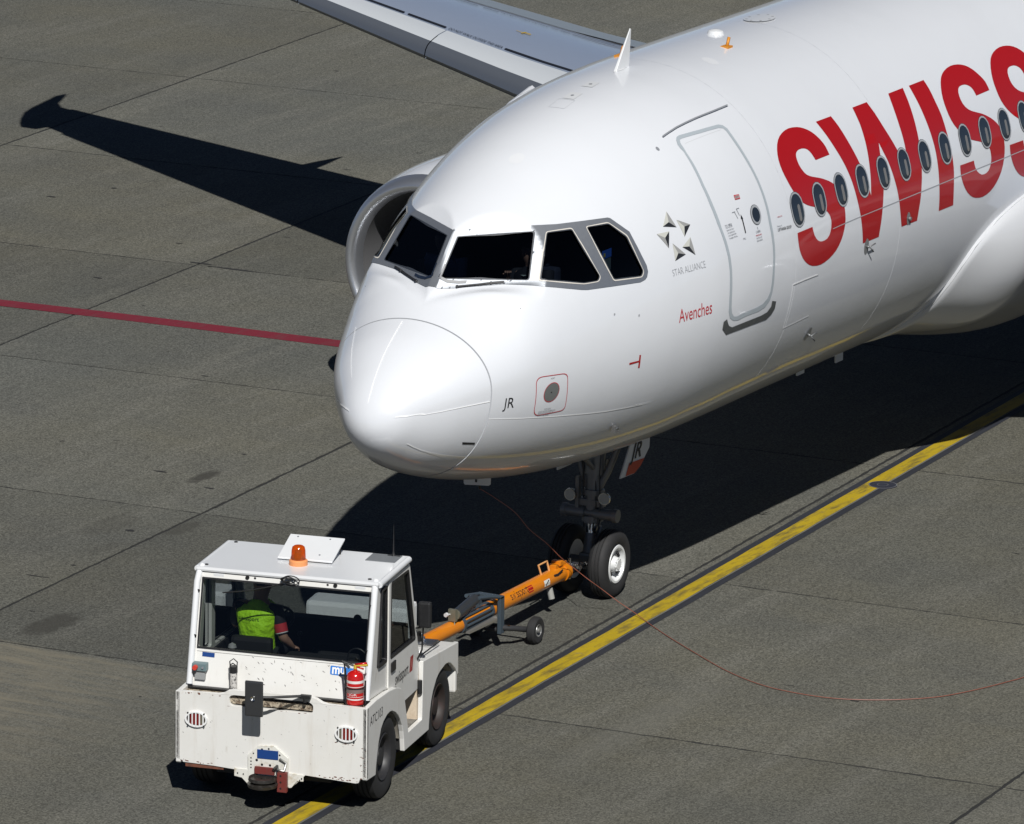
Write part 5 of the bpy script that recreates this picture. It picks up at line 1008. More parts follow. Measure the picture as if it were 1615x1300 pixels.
# cab sides, roof, glass
CS = [(.262, 1.14), (.53, 2.24), (1.55, 2.24), (1.86, 1.40), (1.925, 1.09), (1.89, .80), (1.32, .80), (1.12, 1.04), (.75, 1.105)]
QW = rnd([(.520, 1.40), (.640, 2.19), (.805, 2.19), (.805, 1.39)], .03); DW = rnd([(.918, 1.385), (.935, 2.185), (1.530, 2.165), (1.79, 1.36)], .035)
DO = rnd([(.862, 1.09), (.868, 2.225), (1.565, 2.21), (1.865, 1.37), (1.925, 1.09), (1.885, .81), (1.34, .81), (1.14, 1.045)], .02)
def inset(P, d):
    cx = sum(p[0] for p in P) / len(P); cz = sum(p[1] for p in P) / len(P); return [(u + (cx - u) / max(.05, math.hypot(cx - u, cz - z)) * d, z + (cz - z) / max(.05, math.hypot(cx - u, cz - z)) * d) for u, z in P]
for sg in (-1, 1):
    mb = MB(); plate(mb, CS, [QW, DW], lambda u, z, d: (u, sg * (.935 - d), z), .04); mb.build('cab_side', TW, T, bevel=.006)
    mb = MB(); plate(mb, DO, [DW], lambda u, z, d: (u, sg * (.953 - d), z), .016); dr = mb.build('cab_door', TW, T, bevel=.004)
    for w, nm in ((QW, 'quarter_window'), (DW, 'door_window')):
        mb = MB(); plate(mb, w, [inset(w, .028)], lambda u, z, d: (u, sg * (.957 - d), z), .03); q = mb.build(nm, TBLK, T if nm[0] == 'q' else dr)
        mb = MB(); mb.add([(u, sg * .93, z) for u, z in inset(w, .02)], [list(range(len(w)))]); mb.build('pane', TGL, q if nm[0] == 'q' else dr)
    mb = MB(); mb.box((.93, sg * .955 if sg > 0 else -.972, 1.245), (1.07, .972 if sg > 0 else -.955, 1.345), bev=.006); mb.build('door_handle', TBLK, dr)
    mb = MB(); mb.tube([(1.885, sg * .975, .76), (1.885, sg * .975, .90)], .026, 10); mb.tube([(1.87, sg * .975, 1.32), (1.85, sg * .975, 1.42)], .022, 8); mb.build('door_hinge', TBLK, dr)
    # mirror
    mb = MB(); mb.box((1.72, min(sg * .995, sg * 1.13), 1.50), (1.785, max(sg * .995, sg * 1.13), 1.775), bev=.025); m2 = mb.build('side_mirror', TBLK, T)
    mb = MB(); mb.tube([(1.78, sg * .96, 1.48), (1.77, sg * 1.04, 1.50), (1.77, sg * 1.05, 1.6)], .010, 7); mb.tube([(1.86, sg * .95, 1.12), (1.80, sg * 1.02, 1.25), (1.77, sg * 1.04, 1.5)], .009, 7); mb.build('mirror_bracket', TBLK, m2)
mb = MB(); mb.box((.495, -.955, 2.246), (1.575, .965, 2.292), bev=.022); roof = mb.build('cab_roof', TWC, T)
for p in roof.data.polygons: p.use_smooth = False
for l in (-.948, .955): mb = MB(); mb.tube([(.54, l, 2.262), (1.54, l, 2.262)], .034, 12); mb.build('roof_rail', TWC, T)
mb = MB()
for u, l in ((1.50, .87), (.60, .88), (.60, -.83)): mb.lathe([(.0, .02), (.008, .018), (.009, .001)], (u, l, 2.292), (0, 0, 1), 10)
mb.build('roof_screw', TBLK, T)
mb = MB(); mb.add([(1.0, .264, 2.305), (1.0, -.311, 2.305), (1.425, -.311, 2.435), (1.425, .264, 2.435), (1.0, .264, 2.325), (1.0, -.311, 2.325), (1.425, -.311, 2.455), (1.425, .264, 2.455)], [[0, 1, 2, 3], [4, 5, 6, 7], [0, 1, 5, 4], [1, 2, 6, 5], [2, 3, 7, 6], [3, 0, 4, 7]]); hh = mb.build('roof_hatch', TWC, T, bevel=.004)
mb = MB()
for u, l in ((1.38, .17), (1.38, -.17), (1.09, -.15)): mb.lathe([(.0, .010), (.006, .009), (.0065, .001)], (u, l, 2.327 + (u - 1.0) * .306), (0, 0, 1), 8)
mb.build('hatch_screw', GREYT, hh)
mb = MB(); mb.box((1.05, -.25, 2.29), (1.30, .2, 2.31)); mb.tube([(1.40, .22, 2.29), (1.40, .22, 2.43)], .008, 6); mb.tube([(1.40, -.27, 2.29), (1.40, -.27, 2.43)], .008, 6); mb.build('hatch_stay', TBLK, T)
mb = MB(); mb.box((1.262, -.885, 2.292), (1.532, -.575, 2.298)); mb.build('roof_grille', mat('roof plate grey', (.15, .16, .17), .6), T)
mb = MB(); mb.lathe([(2.298, .022), (2.31, .018), (2.34, .008), (2.62, .0018)], (1.50, -.80, 0), (0, 0, 1), 8); mb.box((1.49, -.87, 2.297), (1.51, -.74, 2.305)); mb.build('radio_aerial', TBLK, T)
BA = mat('beacon base orange', (.72, .28, .10), .5)
mb = MB(); mb.lathe([(2.292, .001), (2.292, .094), (2.335, .094), (2.345, .085), (2.35, .07)], (.90, .012, 0), (0, 0, 1), 32); bc = mb.build('beacon', BA, T)
am = bpy.data.materials.new('amber lens'); am.use_nodes = True; nt = am.node_tree; b_ = nt.nodes['Principled BSDF']; nt.nodes.remove(b_)
tr = nt.nodes.new('ShaderNodeBsdfTransparent'); tr.inputs[0].default_value = (.85, .22, .01, 1); df = nt.nodes.new('ShaderNodeBsdfDiffuse'); df.inputs[0].default_value = (.55, .10, .004, 1); gl = nt.nodes.new('ShaderNodeBsdfGlossy'); gl.inputs['Roughness'].default_value = .08
m1 = nt.nodes.new('ShaderNodeMixShader'); m1.inputs[0].default_value = .42; m2_ = nt.nodes.new('ShaderNodeMixShader'); m2_.inputs[0].default_value = .06
nt.links.new(tr.outputs[0], m1.inputs[1]); nt.links.new(df.outputs[0], m1.inputs[2]); nt.links.new(m1.outputs[0], m2_.inputs[1]); nt.links.new(gl.outputs[0], m2_.inputs[2]); nt.links.new(m2_.outputs[0], nt.nodes['Material Output'].inputs['Surface'])
mb = MB(); mb.lathe([(2.345, .074), (2.44, .070), (2.475, .062), (2.488, .045), (2.492, .001)], (.90, .012, 0), (0, 0, 1), 32); mb.build('beacon_lens', am, bc)
mb = MB(); mb.box((.875, -.02, 2.35), (.925, .045, 2.44)); mb.build('beacon_reflector', STEEL, bc)
# front frame and windscreen
FW_ = lambda l, z, d=0.: (1.55 + (2.24 - z) * .369 + d, l, z)
mb = MB(); plate(mb, [(.93, 1.12), (.93, 2.24), (-.93, 2.24), (-.93, 1.12)], [[(.87, 1.20), (.87, 2.17), (-.87, 2.17), (-.87, 1.20)]], lambda l, z, d: FW_(l, z, d), .04); mb.build('windscreen_frame', TW, T)
mb = MB(); mb.add([FW_(.88, 1.19, .02), FW_(-.88, 1.19, .02), FW_(-.88, 2.18, .02), FW_(.88, 2.18, .02)], [[0, 1, 2, 3]]); mb.build('windscreen', TGL, T)
# inside the cab
mb = MB(); mb.box((.36, -.89, .80), (1.86, .89, .86)); mb.box((.33, -.89, .86), (.40, .89, 1.47)); mb.box((1.60, -.88, .86), (1.80, .88, 1.53), bev=.03); mb.box((.45, -.885, .86), (1.8, -.86, 1.36)); mb.box((.45, .86, .86), (1.8, .885, 1.36)); mb.box((1.0, -.25, .86), (1.65, .05, 1.25), bev=.03); mb.box((.42, -.7, 1.1), (.75, .05, 1.44), bev=.03); mb.build('cab_lining', CABB, T)
for l, nm in ((.46, 0), (-.45, 1)):
    mb = MB(); mb.box((.80, l - .23, .98), (1.25, l + .23, 1.10), bev=.04); mb.box((.74, l - .22, 1.08), (.84, l + .22, 1.535 if not nm else 1.45), bev=.045); mb.tube([(1.0, l, .86), (1.0, l, 1.0)], .08, 10); mb.build('seat', mat('seat black', (.012, .012, .013), .7), T)
mb = MB(); ax = Vector((-.55, 0, .83)); c0 = Vector((1.42, .40, 1.55)); a_ = Vector((0, 1, 0)); b2 = ax.cross(a_)
mb.tube([c0 + (a_ * math.cos(k * .2618) + b2 * math.sin(k * .2618)) * .165 for k in range(25)], .015, 8, caps=False); mb.tube([c0 - ax * .04, (1.68, .40, 1.3)], .02, 8)
for k in (0, 2.1, 4.2): mb.tube([c0, c0 + (a_ * math.cos(k) + b2 * math.sin(k)) * .165], .012, 6)
mb.build('steering_wheel', TBLK, T)
mb = MB(); mb.tube([(1.35, .13, 1.25), (1.33, .13, 1.42)], .010, 6); mb.lathe([(0, .001), (.0, .02), (.02, .03), (.045, .02), (.05, .001)], (1.33, .13, 1.42), (0, 0, 1), 12); mb.tube([(1.74, -.36, 1.4), (1.72, -.36, 1.52)], .012, 6); mb.lathe([(-.03, .01), (0, .045), (.03, .01)], (1.72, -.36, 1.54), (1, 0, 0), 14); mb.build('control_lever', TBLK, T)
mb = MB(); mb.tube([(.52, -.73 + .10 * math.cos(k * .3927), 1.49 + .10 * math.sin(k * .3927)) for k in range(17)], .008, 6, caps=False); mb.build('hose_loop', TBLK, T)
mb = MB(); mb.lathe([(0, .001), (.0, .03), (.02, .045), (.05, .035), (.07, .001)], (.46, .56, 1.48), (0, 0, 1), 14); mb.build('grey_knob', mat('knob grey', (.35, .35, .35), .4), T)
# lettering on the right side
text_on('fleet_number', 'ATC103', lambda u, v: (.10 + u, -1.0015, .925 + v), BLK, T, .095, .42)
text_on('operator_name', 'swissport', lambda u, v: (1.10 + u, -.9545, 1.065 + v), BLK, T, .115, .45, bold=.012)
mb = MB(); mb.add([(1.585, -.9545, 1.06), (1.69, -.9545, 1.06), (1.72, -.9545, 1.22), (1.615, -.9545, 1.22)], [[0, 1, 2, 3]]); mb.add([(1.63, -.956, 1.11), (1.65, -.956, 1.11), (1.675, -.956, 1.19), (1.655, -.956, 1.19)], [[0, 1, 2, 3]], 1); mb.build('operator_logo', [RED, mat('logo pink', (.55, .18, .16), .5)], T)
# wheels
def tug_wheel(u, l, r):
    s = 1 if l > 0 else -1
    W_ = .25; h = W_ / 2; t = MB(); p = [(-h * .8, .24), (-h, .30), (-h, r - .05), (-h * .85, r - .012), (-h * .5, r)]
    for g in (-.05, 0, .05): p += [(g - .01, r), (g - .008, r - .012), (g + .008, r - .012), (g + .01, r)]
    p += [(h * .5, r), (h * .85, r - .012), (h, r - .05), (h, .30), (h * .8, .24)]
    t.lathe(p, (0, 0, 0), (0, 1, 0), 56)
    w = empty('wheel', (u, l, r), 0, T); t.build('tyre', RUB, w)
    q = MB(); q.lathe([(s * .10, .245), (s * .115, .235), (s * .10, .215), (s * .05, .20), (s * .02, .13), (s * .03, .10), (s * .075, .09), (s * .085, .05), (s * .09, .001)], (0, 0, 0), (0, 1, 0), 40)
    for k in range(6): a = k * math.pi / 3; q.tube([(.12 * math.cos(a) * 1.0, s * .02, .12 * math.sin(a)), (.12 * math.cos(a), s * .045, .12 * math.sin(a))], .012, 6)
    q.build('rim', mat('tug rim dark', (.022, .022, .024), .5, noise=[(20, .5, (.05, .045, .04), .5, .7)]) if u < 1 else mat('tug rim brown', (.022, .016, .014), .6, noise=[(20, .5, (.05, .02, .016), .5, .7)]), w)
for l in (-.845, .845): tug_wheel(.72, l, .425); tug_wheel(2.62, l, .41)
# ---- extinguisher, standing on the rear deck
X = empty('fire_extinguisher', TUGM @ Vector((.155, -.825, 1.102)), TUGA)
tag(X, 'red fire extinguisher with white bands standing at the right rear corner of the tractor', 'fire extinguisher')
ER = mat('extinguisher red', (.45, .008, .008), .22, coat=.7)
mb = MB(); mb.lathe([(0, .001), (0, .075), (.012, .086), (.31, .086), (.345, .075), (.365, .045), (.372, .02), (.39, .02)], n=32); mb.build('cylinder', ER, X)
mb = MB(); mb.lathe([(.255, .0868), (.282, .0868)], n=32); mb.lathe([(.215, .0868), (.222, .0868)], n=32); mb.lathe([(.085, .0868), (.098, .0868)], n=32); mb.lathe([(.115, .0868), (.119, .0868)], n=32); mb.build('printed_band', mat('print white', (.7, .68, .66), .5), X)
text_on('band_text', 'SGK', lambda u, v: (-.0875 * math.cos((u - .045) / .087), -.0875 * math.sin((u - .045) / .087) , .13 + v), MATS['print white'], X, .028, .09)
mb = MB(); mb.lathe([(.155, .0878), (.198, .0878)], n=32); mb.build('grey_label', mat('label grey', (.20, .14, .13), .5), X)
mb = MB(); mb.tube([(0, 0, .385), (0, 0, .43)], .018, 10); mb.tube([(0, 0, .42), (-.01, -.13, .44)], .012, 8); mb.build('valve', mat('brass yellow', (.55, .40, .05), .4), X)
mb = MB(); mb.tube([(.0, .0, .43), (.0, -.12, .455)], .013, 8); mb.tube([(0, .0, .415), (-.02, -.09, .40)], .010, 8); mb.build('handle', ER, X)
mb = MB(); mb.tube([(0, .02, .42), (-.03, .11, .46), (-.02, .10, .38), (-.01, .095, .2), (-.01, .095, .03)], .012, 8); mb.tube([(-.03, .05, .40), (-.03, .13, .47)], .014, 8); mb.build('hose', TBLK, X)
mb = MB(); mb.tube([(.02, .10, .0), (.02, .10, .30)], .008, 6); mb.tube([(.02, -.10, .0), (.02, -.10, .27)], .008, 6)
for z in (.03, .205): mb.tube([(-.0 - .092 * math.sin(a), .092 * math.cos(a), z) for a in [k * math.pi / 10 for k in range(11)]], .006, 6)
mb.build('cradle', TBLK, X)

# ================================================================ THE TOW BAR
P0, P1 = Vector((-.33, -.325, .50)), Vector((4.50, -.01, .405))
DIR = (P1 - P0).normalized(); LT = Vector((0, 0, 1)).cross(DIR).normalized(); UPV = DIR.cross(LT)
B = empty('tow_bar', (P0.x, P0.y, 0)); tag(B, 'orange tow bar on two small wheels between the tractor and the nose gear', 'tow bar')
def bp(x, l=0., z=0.):
    """point x metres (world X) along the bar, l to starboard, z above its axis"""
    t = (x - P0.x) / DIR.x; return P0 + DIR * t + LT * l + Vector((0, 0, z)) - Vector((P0.x, P0.y, 0))
ORG = mat('tow bar orange', (.62, .19, .004), .38, coat=.4, noise=[(4, .25, (.50, .14, .004), .45, .7), (30, .5, (.20, .08, .01), .68, .75)])
FRG = mat('undercarriage blue grey', (.055, .075, .095), .45, metal=.2)
mb = MB(); mb.tube([bp(-.05), bp(1.72)], .079, 28); mb.tube([bp(1.72), bp(2.42)], .070, 28); mb.tube([bp(2.42), bp(4.36)], .089, 28); mb.tube([bp(4.28), bp(4.38)], .103, 28); mb.tube([bp(4.38), bp(4.42)], .070, 24); bar = mb.build('bar_tube', ORG, B)
mb = MB(); mb.tube([bp(-.33), bp(-.05)], .035, 12); mb.lathe([(-.03, .045), (-.03, .085), (.03, .085), (.03, .045)], bp(-.36), (0, 0, 1), 20); mb.build('tow_eye', mat('tow eye steel', (.18, .17, .16), .4, metal=.7), B)
mb = MB()
for k, (x, z) in enumerate(((4.42, .02), (4.55, .05), (4.66, .0))): mb.tube([bp(x, -.10, z), bp(x, .10, z)], .026, 10)
mb.box(tuple(bp(4.40, -.06, -.05)), tuple(bp(4.62, .06, .04)), bev=.01); mb.tube([bp(4.60, -.09, .0), bp(4.76, -.07, -.01)], .024, 8); mb.tube([bp(4.60, .09, .0), bp(4.76, .07, -.01)], .024, 8); mb.tube([bp(4.5, 0, -.12), bp(4.5, 0, .12)], .02, 8); mb.build('shear_head', STEEL, B)
mb = MB(); mb.tube([bp(4.36), bp(4.385)], .094, 28); mb.build('white_ring', mat('ring white', (.66, .62, .52), .5), B)
mb = MB(); h0 = [bp(3.78, .0, .08), bp(3.74, .02, .20), bp(3.96, .02, .20), bp(3.98, 0, .08)]; mb.tube(h0, .011, 8); mb.build('lift_handle', mat('handle pale orange', (.70, .36, .14), .5), B)
mb = MB(); mb.box(tuple(bp(4.08, -.03, .07)), tuple(bp(4.34, .05, .135)), bev=.01); mb.box(tuple(bp(4.16, -.05, .10)), tuple(bp(4.24, .06, .16)), bev=.01); mb.build('latch_housing', ORG, B)
mb = MB(); mb.tube([bp(3.94, -.085, .055), bp(4.02, -.092, .052), bp(4.14, -.088, .072)], .010, 8); mb.build('latch_lever', TBLK, B)
mb = MB(); mb.tube([bp(3.95, -.02, -.10), bp(3.95, -.05, -.22)], .035, 12); mb.build('jack_foot', mat('jack grey', (.30, .30, .28), .5), B)
def on_tube(x, ang, r=.0905):
    a = R(ang); t = (x - P0.x) / DIR.x; return P0 + DIR * t + (-LT * math.cos(a) + UPV * math.sin(a)) * r - Vector((P0.x, P0.y, 0))
text_on('operator_name', 'swissport', lambda u, v: on_tube(2.86 + u, 12 + v / .084 * 57.3), BLK, B, .080, .42)
mb = MB(); q = [on_tube(x, a) for x, a in ((3.28, 2), (3.40, 2), (3.40, 26), (3.40, 50), (3.28, 50), (3.28, 26))]; mb.add(q, [[0, 1, 2, 5], [5, 2, 3, 4]]); mb.build('red_sticker', RED, B)
mb = MB(); q = [on_tube(x, a) for x, a in ((3.68, -12), (3.82, -12), (3.82, 10), (3.82, 32), (3.68, 32), (3.68, 10))]; mb.add(q, [[0, 1, 2, 5], [5, 2, 3, 4]]); ws = mb.build('white_sticker', mat('sticker white', (.62, .64, .60), .5), B)
mb = MB(); mb.tube([on_tube(3.71, -2, .092), on_tube(3.79, 22, .092)], .006, 5); mb.build('sticker_print', BLK, ws)
# grey yoke, sleeve and struts round the bar
mb = MB()
for x in (1.72, 2.40): mb.tube([bp(x - .022), bp(x + .022)], .094, 26)
for a in (60, 25, -8, -40): mb.tube([on_tube(1.74, a, .086), on_tube(2.40, a, .086)], .015, 8)
mb.build('grey_sleeve', FRG, B)
mb = MB(); mb.box(tuple(bp(1.76, -.11, -.10)), tuple(bp(2.36, -.06, -.06))); mb.tube([bp(1.80, -.05, -.10), bp(2.38, -.05, -.10)], .02, 8); mb.tube([bp(2.20, -.09, -.10), bp(2.42, -.09, -.085)], .034, 12); mb.build('lifting_jack', mat('jack silver', (.33, .32, .30), .35, metal=.6), B)
mb = MB(); mb.box(tuple(bp(2.44, -.15, -.26)), tuple(bp(2.53, -.115, .16)), bev=.006); mb.box(tuple(bp(2.44, .115, -.26)), tuple(bp(2.53, .15, .16)), bev=.006); mb.box(tuple(bp(2.44, -.15, .13)), tuple(bp(2.53, .15, .165)), bev=.006)
mb.tube([bp(2.48, -.13, .15), bp(2.25, -.10, .20), bp(2.08, -.06, .22)], .022, 8); mb.tube([bp(2.48, .13, .15), bp(2.1, .10, .22)], .022, 8); mb.build('yoke_frame', FRG, B)
mb = MB(); mb.tube([bp(2.50, -.12, -.20), bp(2.62, -.24, -.22), bp(2.88, -.30, -.29)], .032, 10); mb.tube([bp(2.50, .12, -.20), bp(2.62, .24, -.22), bp(2.88, .30, -.29)], .032, 10); mb.tube([bp(2.52, -.15, -.23), bp(2.52, .15, -.23)], .03, 10); mb.tube([bp(2.88, -.36, -.29), bp(2.88, .36, -.29)], .018, 8); mb.build('axle_arm', mat('arm black', (.03, .03, .032), .5), B)
mb = MB(); mb.lathe([(-.004, .001), (-.004, .022)], bp(2.56, -.19, -.175), (0, 0, 1), 12); mb.build('axle_cap', STEEL, B)
for s in (-1, 1):
    c = bp(2.88, s * .36, 0); c.z = .152; w = empty('wheel', c, math.atan2(DIR.y, DIR.x), B)
    mb = MB(); mb.lathe([(-.04, .07), (-.048, .09), (-.048, .13), (-.03, .150), (0, .152), (.03, .150), (.048, .13), (.048, .09), (.04, .07)], (0, 0, 0), (0, 1, 0), 36); mb.build('tyre', RUB, w)
    mb = MB(); mb.lathe([(s * .035, .072), (s * .045, .068), (s * .02, .05), (s * .02, .03), (s * .055, .025), (s * .06, .001)], (0, 0, 0), (0, 1, 0), 24); mb.build('rim', mat('small rim metal', (.30, .30, .29), .35, metal=.6), w)
# damping bottle on top of the bar
mb = MB(); a0, a1 = bp(1.58, -.04, .150), bp(2.10, .0, .195); mb.tube([a0, a1], .060, 22); bt = mb.build('pressure_bottle', mat('bottle dark grey', (.045, .05, .058), .35, metal=.35, coat=.2), B)
mb = MB(); mb.tube([a0 - DIR * .03, a0], .052, 20); mb.box(tuple(a0 + Vector((-.075, -.03, -.06))), tuple(a0 + Vector((-.035, .06, .07)))); mb.tube([a0 - DIR * .05, a0 - DIR * .06 + Vector((-.02, -.02, -.13))], .007, 6); mb.build('bottle_valve', mat('valve brass grey', (.26, .25, .19), .4, metal=.6), bt)
mb = MB(); mb.lathe([(-.03, .001), (-.03, .022), (.0, .024), (.005, .001)], a0 + Vector((-.12, .05, .02)), (1, 0, 0), 14); mb.tube([a0 + Vector((-.12, .05, .02)), a0 + Vector((-.04, .03, .01))], .008, 6); mb.build('pale_knob', mat('knob pale', (.55, .55, .56), .4), bt)
# interphone cable from the chin panel over the tow bar to the apron
def spline(P, n=8):
    P = [Vector(p) for p in P]; o = []
    for i in range(len(P) - 1):
        a, b, c, d_ = P[max(i - 1, 0)], P[i], P[i + 1], P[min(i + 2, len(P) - 1)]
        for k in range(n): t = k / n; o.append(.5 * ((2 * b) + (c - a) * t + (2 * a - 5 * b + 4 * c - d_) * t * t + (3 * b - a - 3 * c + d_) * t ** 3))
    return o + [P[-1]]
CAB = [[2.66, 0.1, 1.714], [2.75, -0.032, 1.613], [2.95, -0.174, 1.424], [3.3, -0.164, 1.15], [3.75, -0.132, 0.884], [4.05, -0.153, 0.651], [4.28, -0.189, 0.486], [4.071, -0.464, 0.46], [4.257, -0.563, 0.3], [4.358, -0.71, 0.16], [4.41, -0.883, 0.05], [4.148, -1.262, 0.012], [3.817, -1.675, 0.012], [3.393, -2.249, 0.012], [3.019, -2.791, 0.012], [2.775, -3.299, 0.012], [2.701, -3.715, 0.012], [2.726, -4.154, 0.012], [2.877, -4.528, 0.012], [3.111, -4.86, 0.012], [3.374, -5.105, 0.012], [3.666, -5.262, 0.012], [4.002, -5.4, 0.012], [4.283, -5.492, 0.012], [4.525, -5.565, 0.012], [5.084, -5.642, 0.012]]
mb = MB(); mb.tube(spline(CAB, 5), .0044, 6); cb = mb.build('interphone_cable', mat('cable orange', (.24, .08, .052), .5)); tag(cb, 'thin orange cable hanging from the chin panel, over the tow bar and across the apron', 'cable')
mb = MB(); mb.tube([CAB[0], (2.62, .11, 1.84)], .012, 6); mb.build('plug', BLK, cb)

# ================================================================ PEOPLE
SKIN = mat('skin', (.42, .24, .17), .5, noise=[(20, .2, (.36, .19, .13), .4, .7)])
def skin_mesh(name, verts, edges, m, parent, sub=2, root=0):
    """verts: (x,y,z,r)  edges: index pairs; one continuous surface grown with the Skin modifier"""
    me = bpy.data.meshes.new(name); me.from_pydata([v[:3] for v in verts], edges, [])
    o = bpy.data.objects.new(name, me); COL.objects.link(o)
    md = o.modifiers.new('skin', 'SKIN'); md.use_smooth_shade = True; md.branch_smoothing = .6
    sk = me.skin_vertices[0].data
    for i, v in enumerate(verts):
        r = v[3]; sk[i].radius = (r if len(v) < 5 else v[4], r); sk[i].use_root = (i == root)
    sb = o.modifiers.new('sub', 'SUBSURF'); sb.levels = sub; sb.render_levels = sub
    dg = bpy.context.evaluated_depsgraph_get(); me2 = bpy.data.meshes.new_from_object(o.evaluated_get(dg)); bpy.data.objects.remove(o)
    q = link(name, me2, m, parent); me2.materials.clear(); me2.materials.append(m); q.name = name
    me2.polygons.foreach_set('use_smooth', [True] * len(me2.polygons)); return q
def hand(V, E_, wi, wrist, direction, palm_n, thumb_side):
    """append palm and five fingers to a skeleton; wi = wrist vertex index"""
    d_ = Vector(direction).normalized(); n_ = Vector(palm_n).normalized(); s_ = d_.cross(n_).normalized() * thumb_side; w = Vector(wrist)
    pc = w + d_ * .055; V.append((*pc, .018, .030)); pi = len(V) - 1; E_.append((wi, pi))
    for k, (off, ln) in enumerate(((.030, .070), (.010, .080), (-.010, .074), (-.029, .058))):
        a = w + d_ * .088 + s_ * off; b = a + d_ * ln * .45 - n_ * ln * .15; c = b + d_ * ln * .25 - n_ * ln * .42
        V.append((*a, .0095)); i0 = len(V) - 1; V.append((*b, .0085)); V.append((*c, .0075)); E_ += [(pi, i0), (i0, i0 + 1), (i0 + 1, i0 + 2)]
    a = w + d_ * .035 + s_ * .035; b = a + d_ * .03 + s_ * .018 - n_ * .012; V.append((*a, .011)); V.append((*b, .009)); E_ += [(pi, len(V) - 2), (len(V) - 2, len(V) - 1)]
def torso(name, g, m, o, e):
    # rings of a garment round the spine: share of the way up, half depth, half width
    rows = [(0, .135, .172), (.22, .130, .162), (.45, .132, .170), (.65, .138, .200), (.80, .134, .228), (.90, .114, .225), (.955, .088, .160), (.985, .070, .092), (1.0, .060, .068)]
    A = [g('pelvis') + Vector((0, 0, -.04)), g('spine'), g('chest'), g('neck') + Vector((0, 0, -.01))]; L_ = [0]
    for i in range(3): L_.append(L_[-1] + (A[i + 1] - A[i]).length)
    def at(f):
        d_ = f * L_[-1]
        for i in range(3):
            if d_ <= L_[i + 1] + 1e-6: return A[i].lerp(A[i + 1], (d_ - L_[i]) / (L_[i + 1] - L_[i]))
        return A[-1]
    n = 32; vs = []; k_ = random.Random(len(name) + int(A[0].z * 100))
    for f, rx, ry in rows:
        c = at(f)
        for j in range(n):
            a = 2 * math.pi * j / n; w = 1 + (.02 * math.sin(a * 5 + f * 9) + .015 * math.sin(a * 9 - f * 14)) * (1 - f)
            vs.append((c.x + (rx + e) * w * math.cos(a), c.y + (ry + e) * w * math.copysign(abs(math.sin(a)) ** .85, math.sin(a)), c.z - (.05 * abs(math.sin(a)) ** 2 if f > .88 else 0) * min(1, ry / .15)))
    mb = MB(); mb.add(vs, [(i * n + j, i * n + (j + 1) % n, (i + 1) * n + (j + 1) % n, (i + 1) * n + j) for i in range(len(rows) - 1) for j in range(n)], 0, True)
    q = mb.build(name, m, o); sb = q.modifiers.new('sub', 'SUBSURF'); sb.levels = 1; sb.render_levels = 1; return q
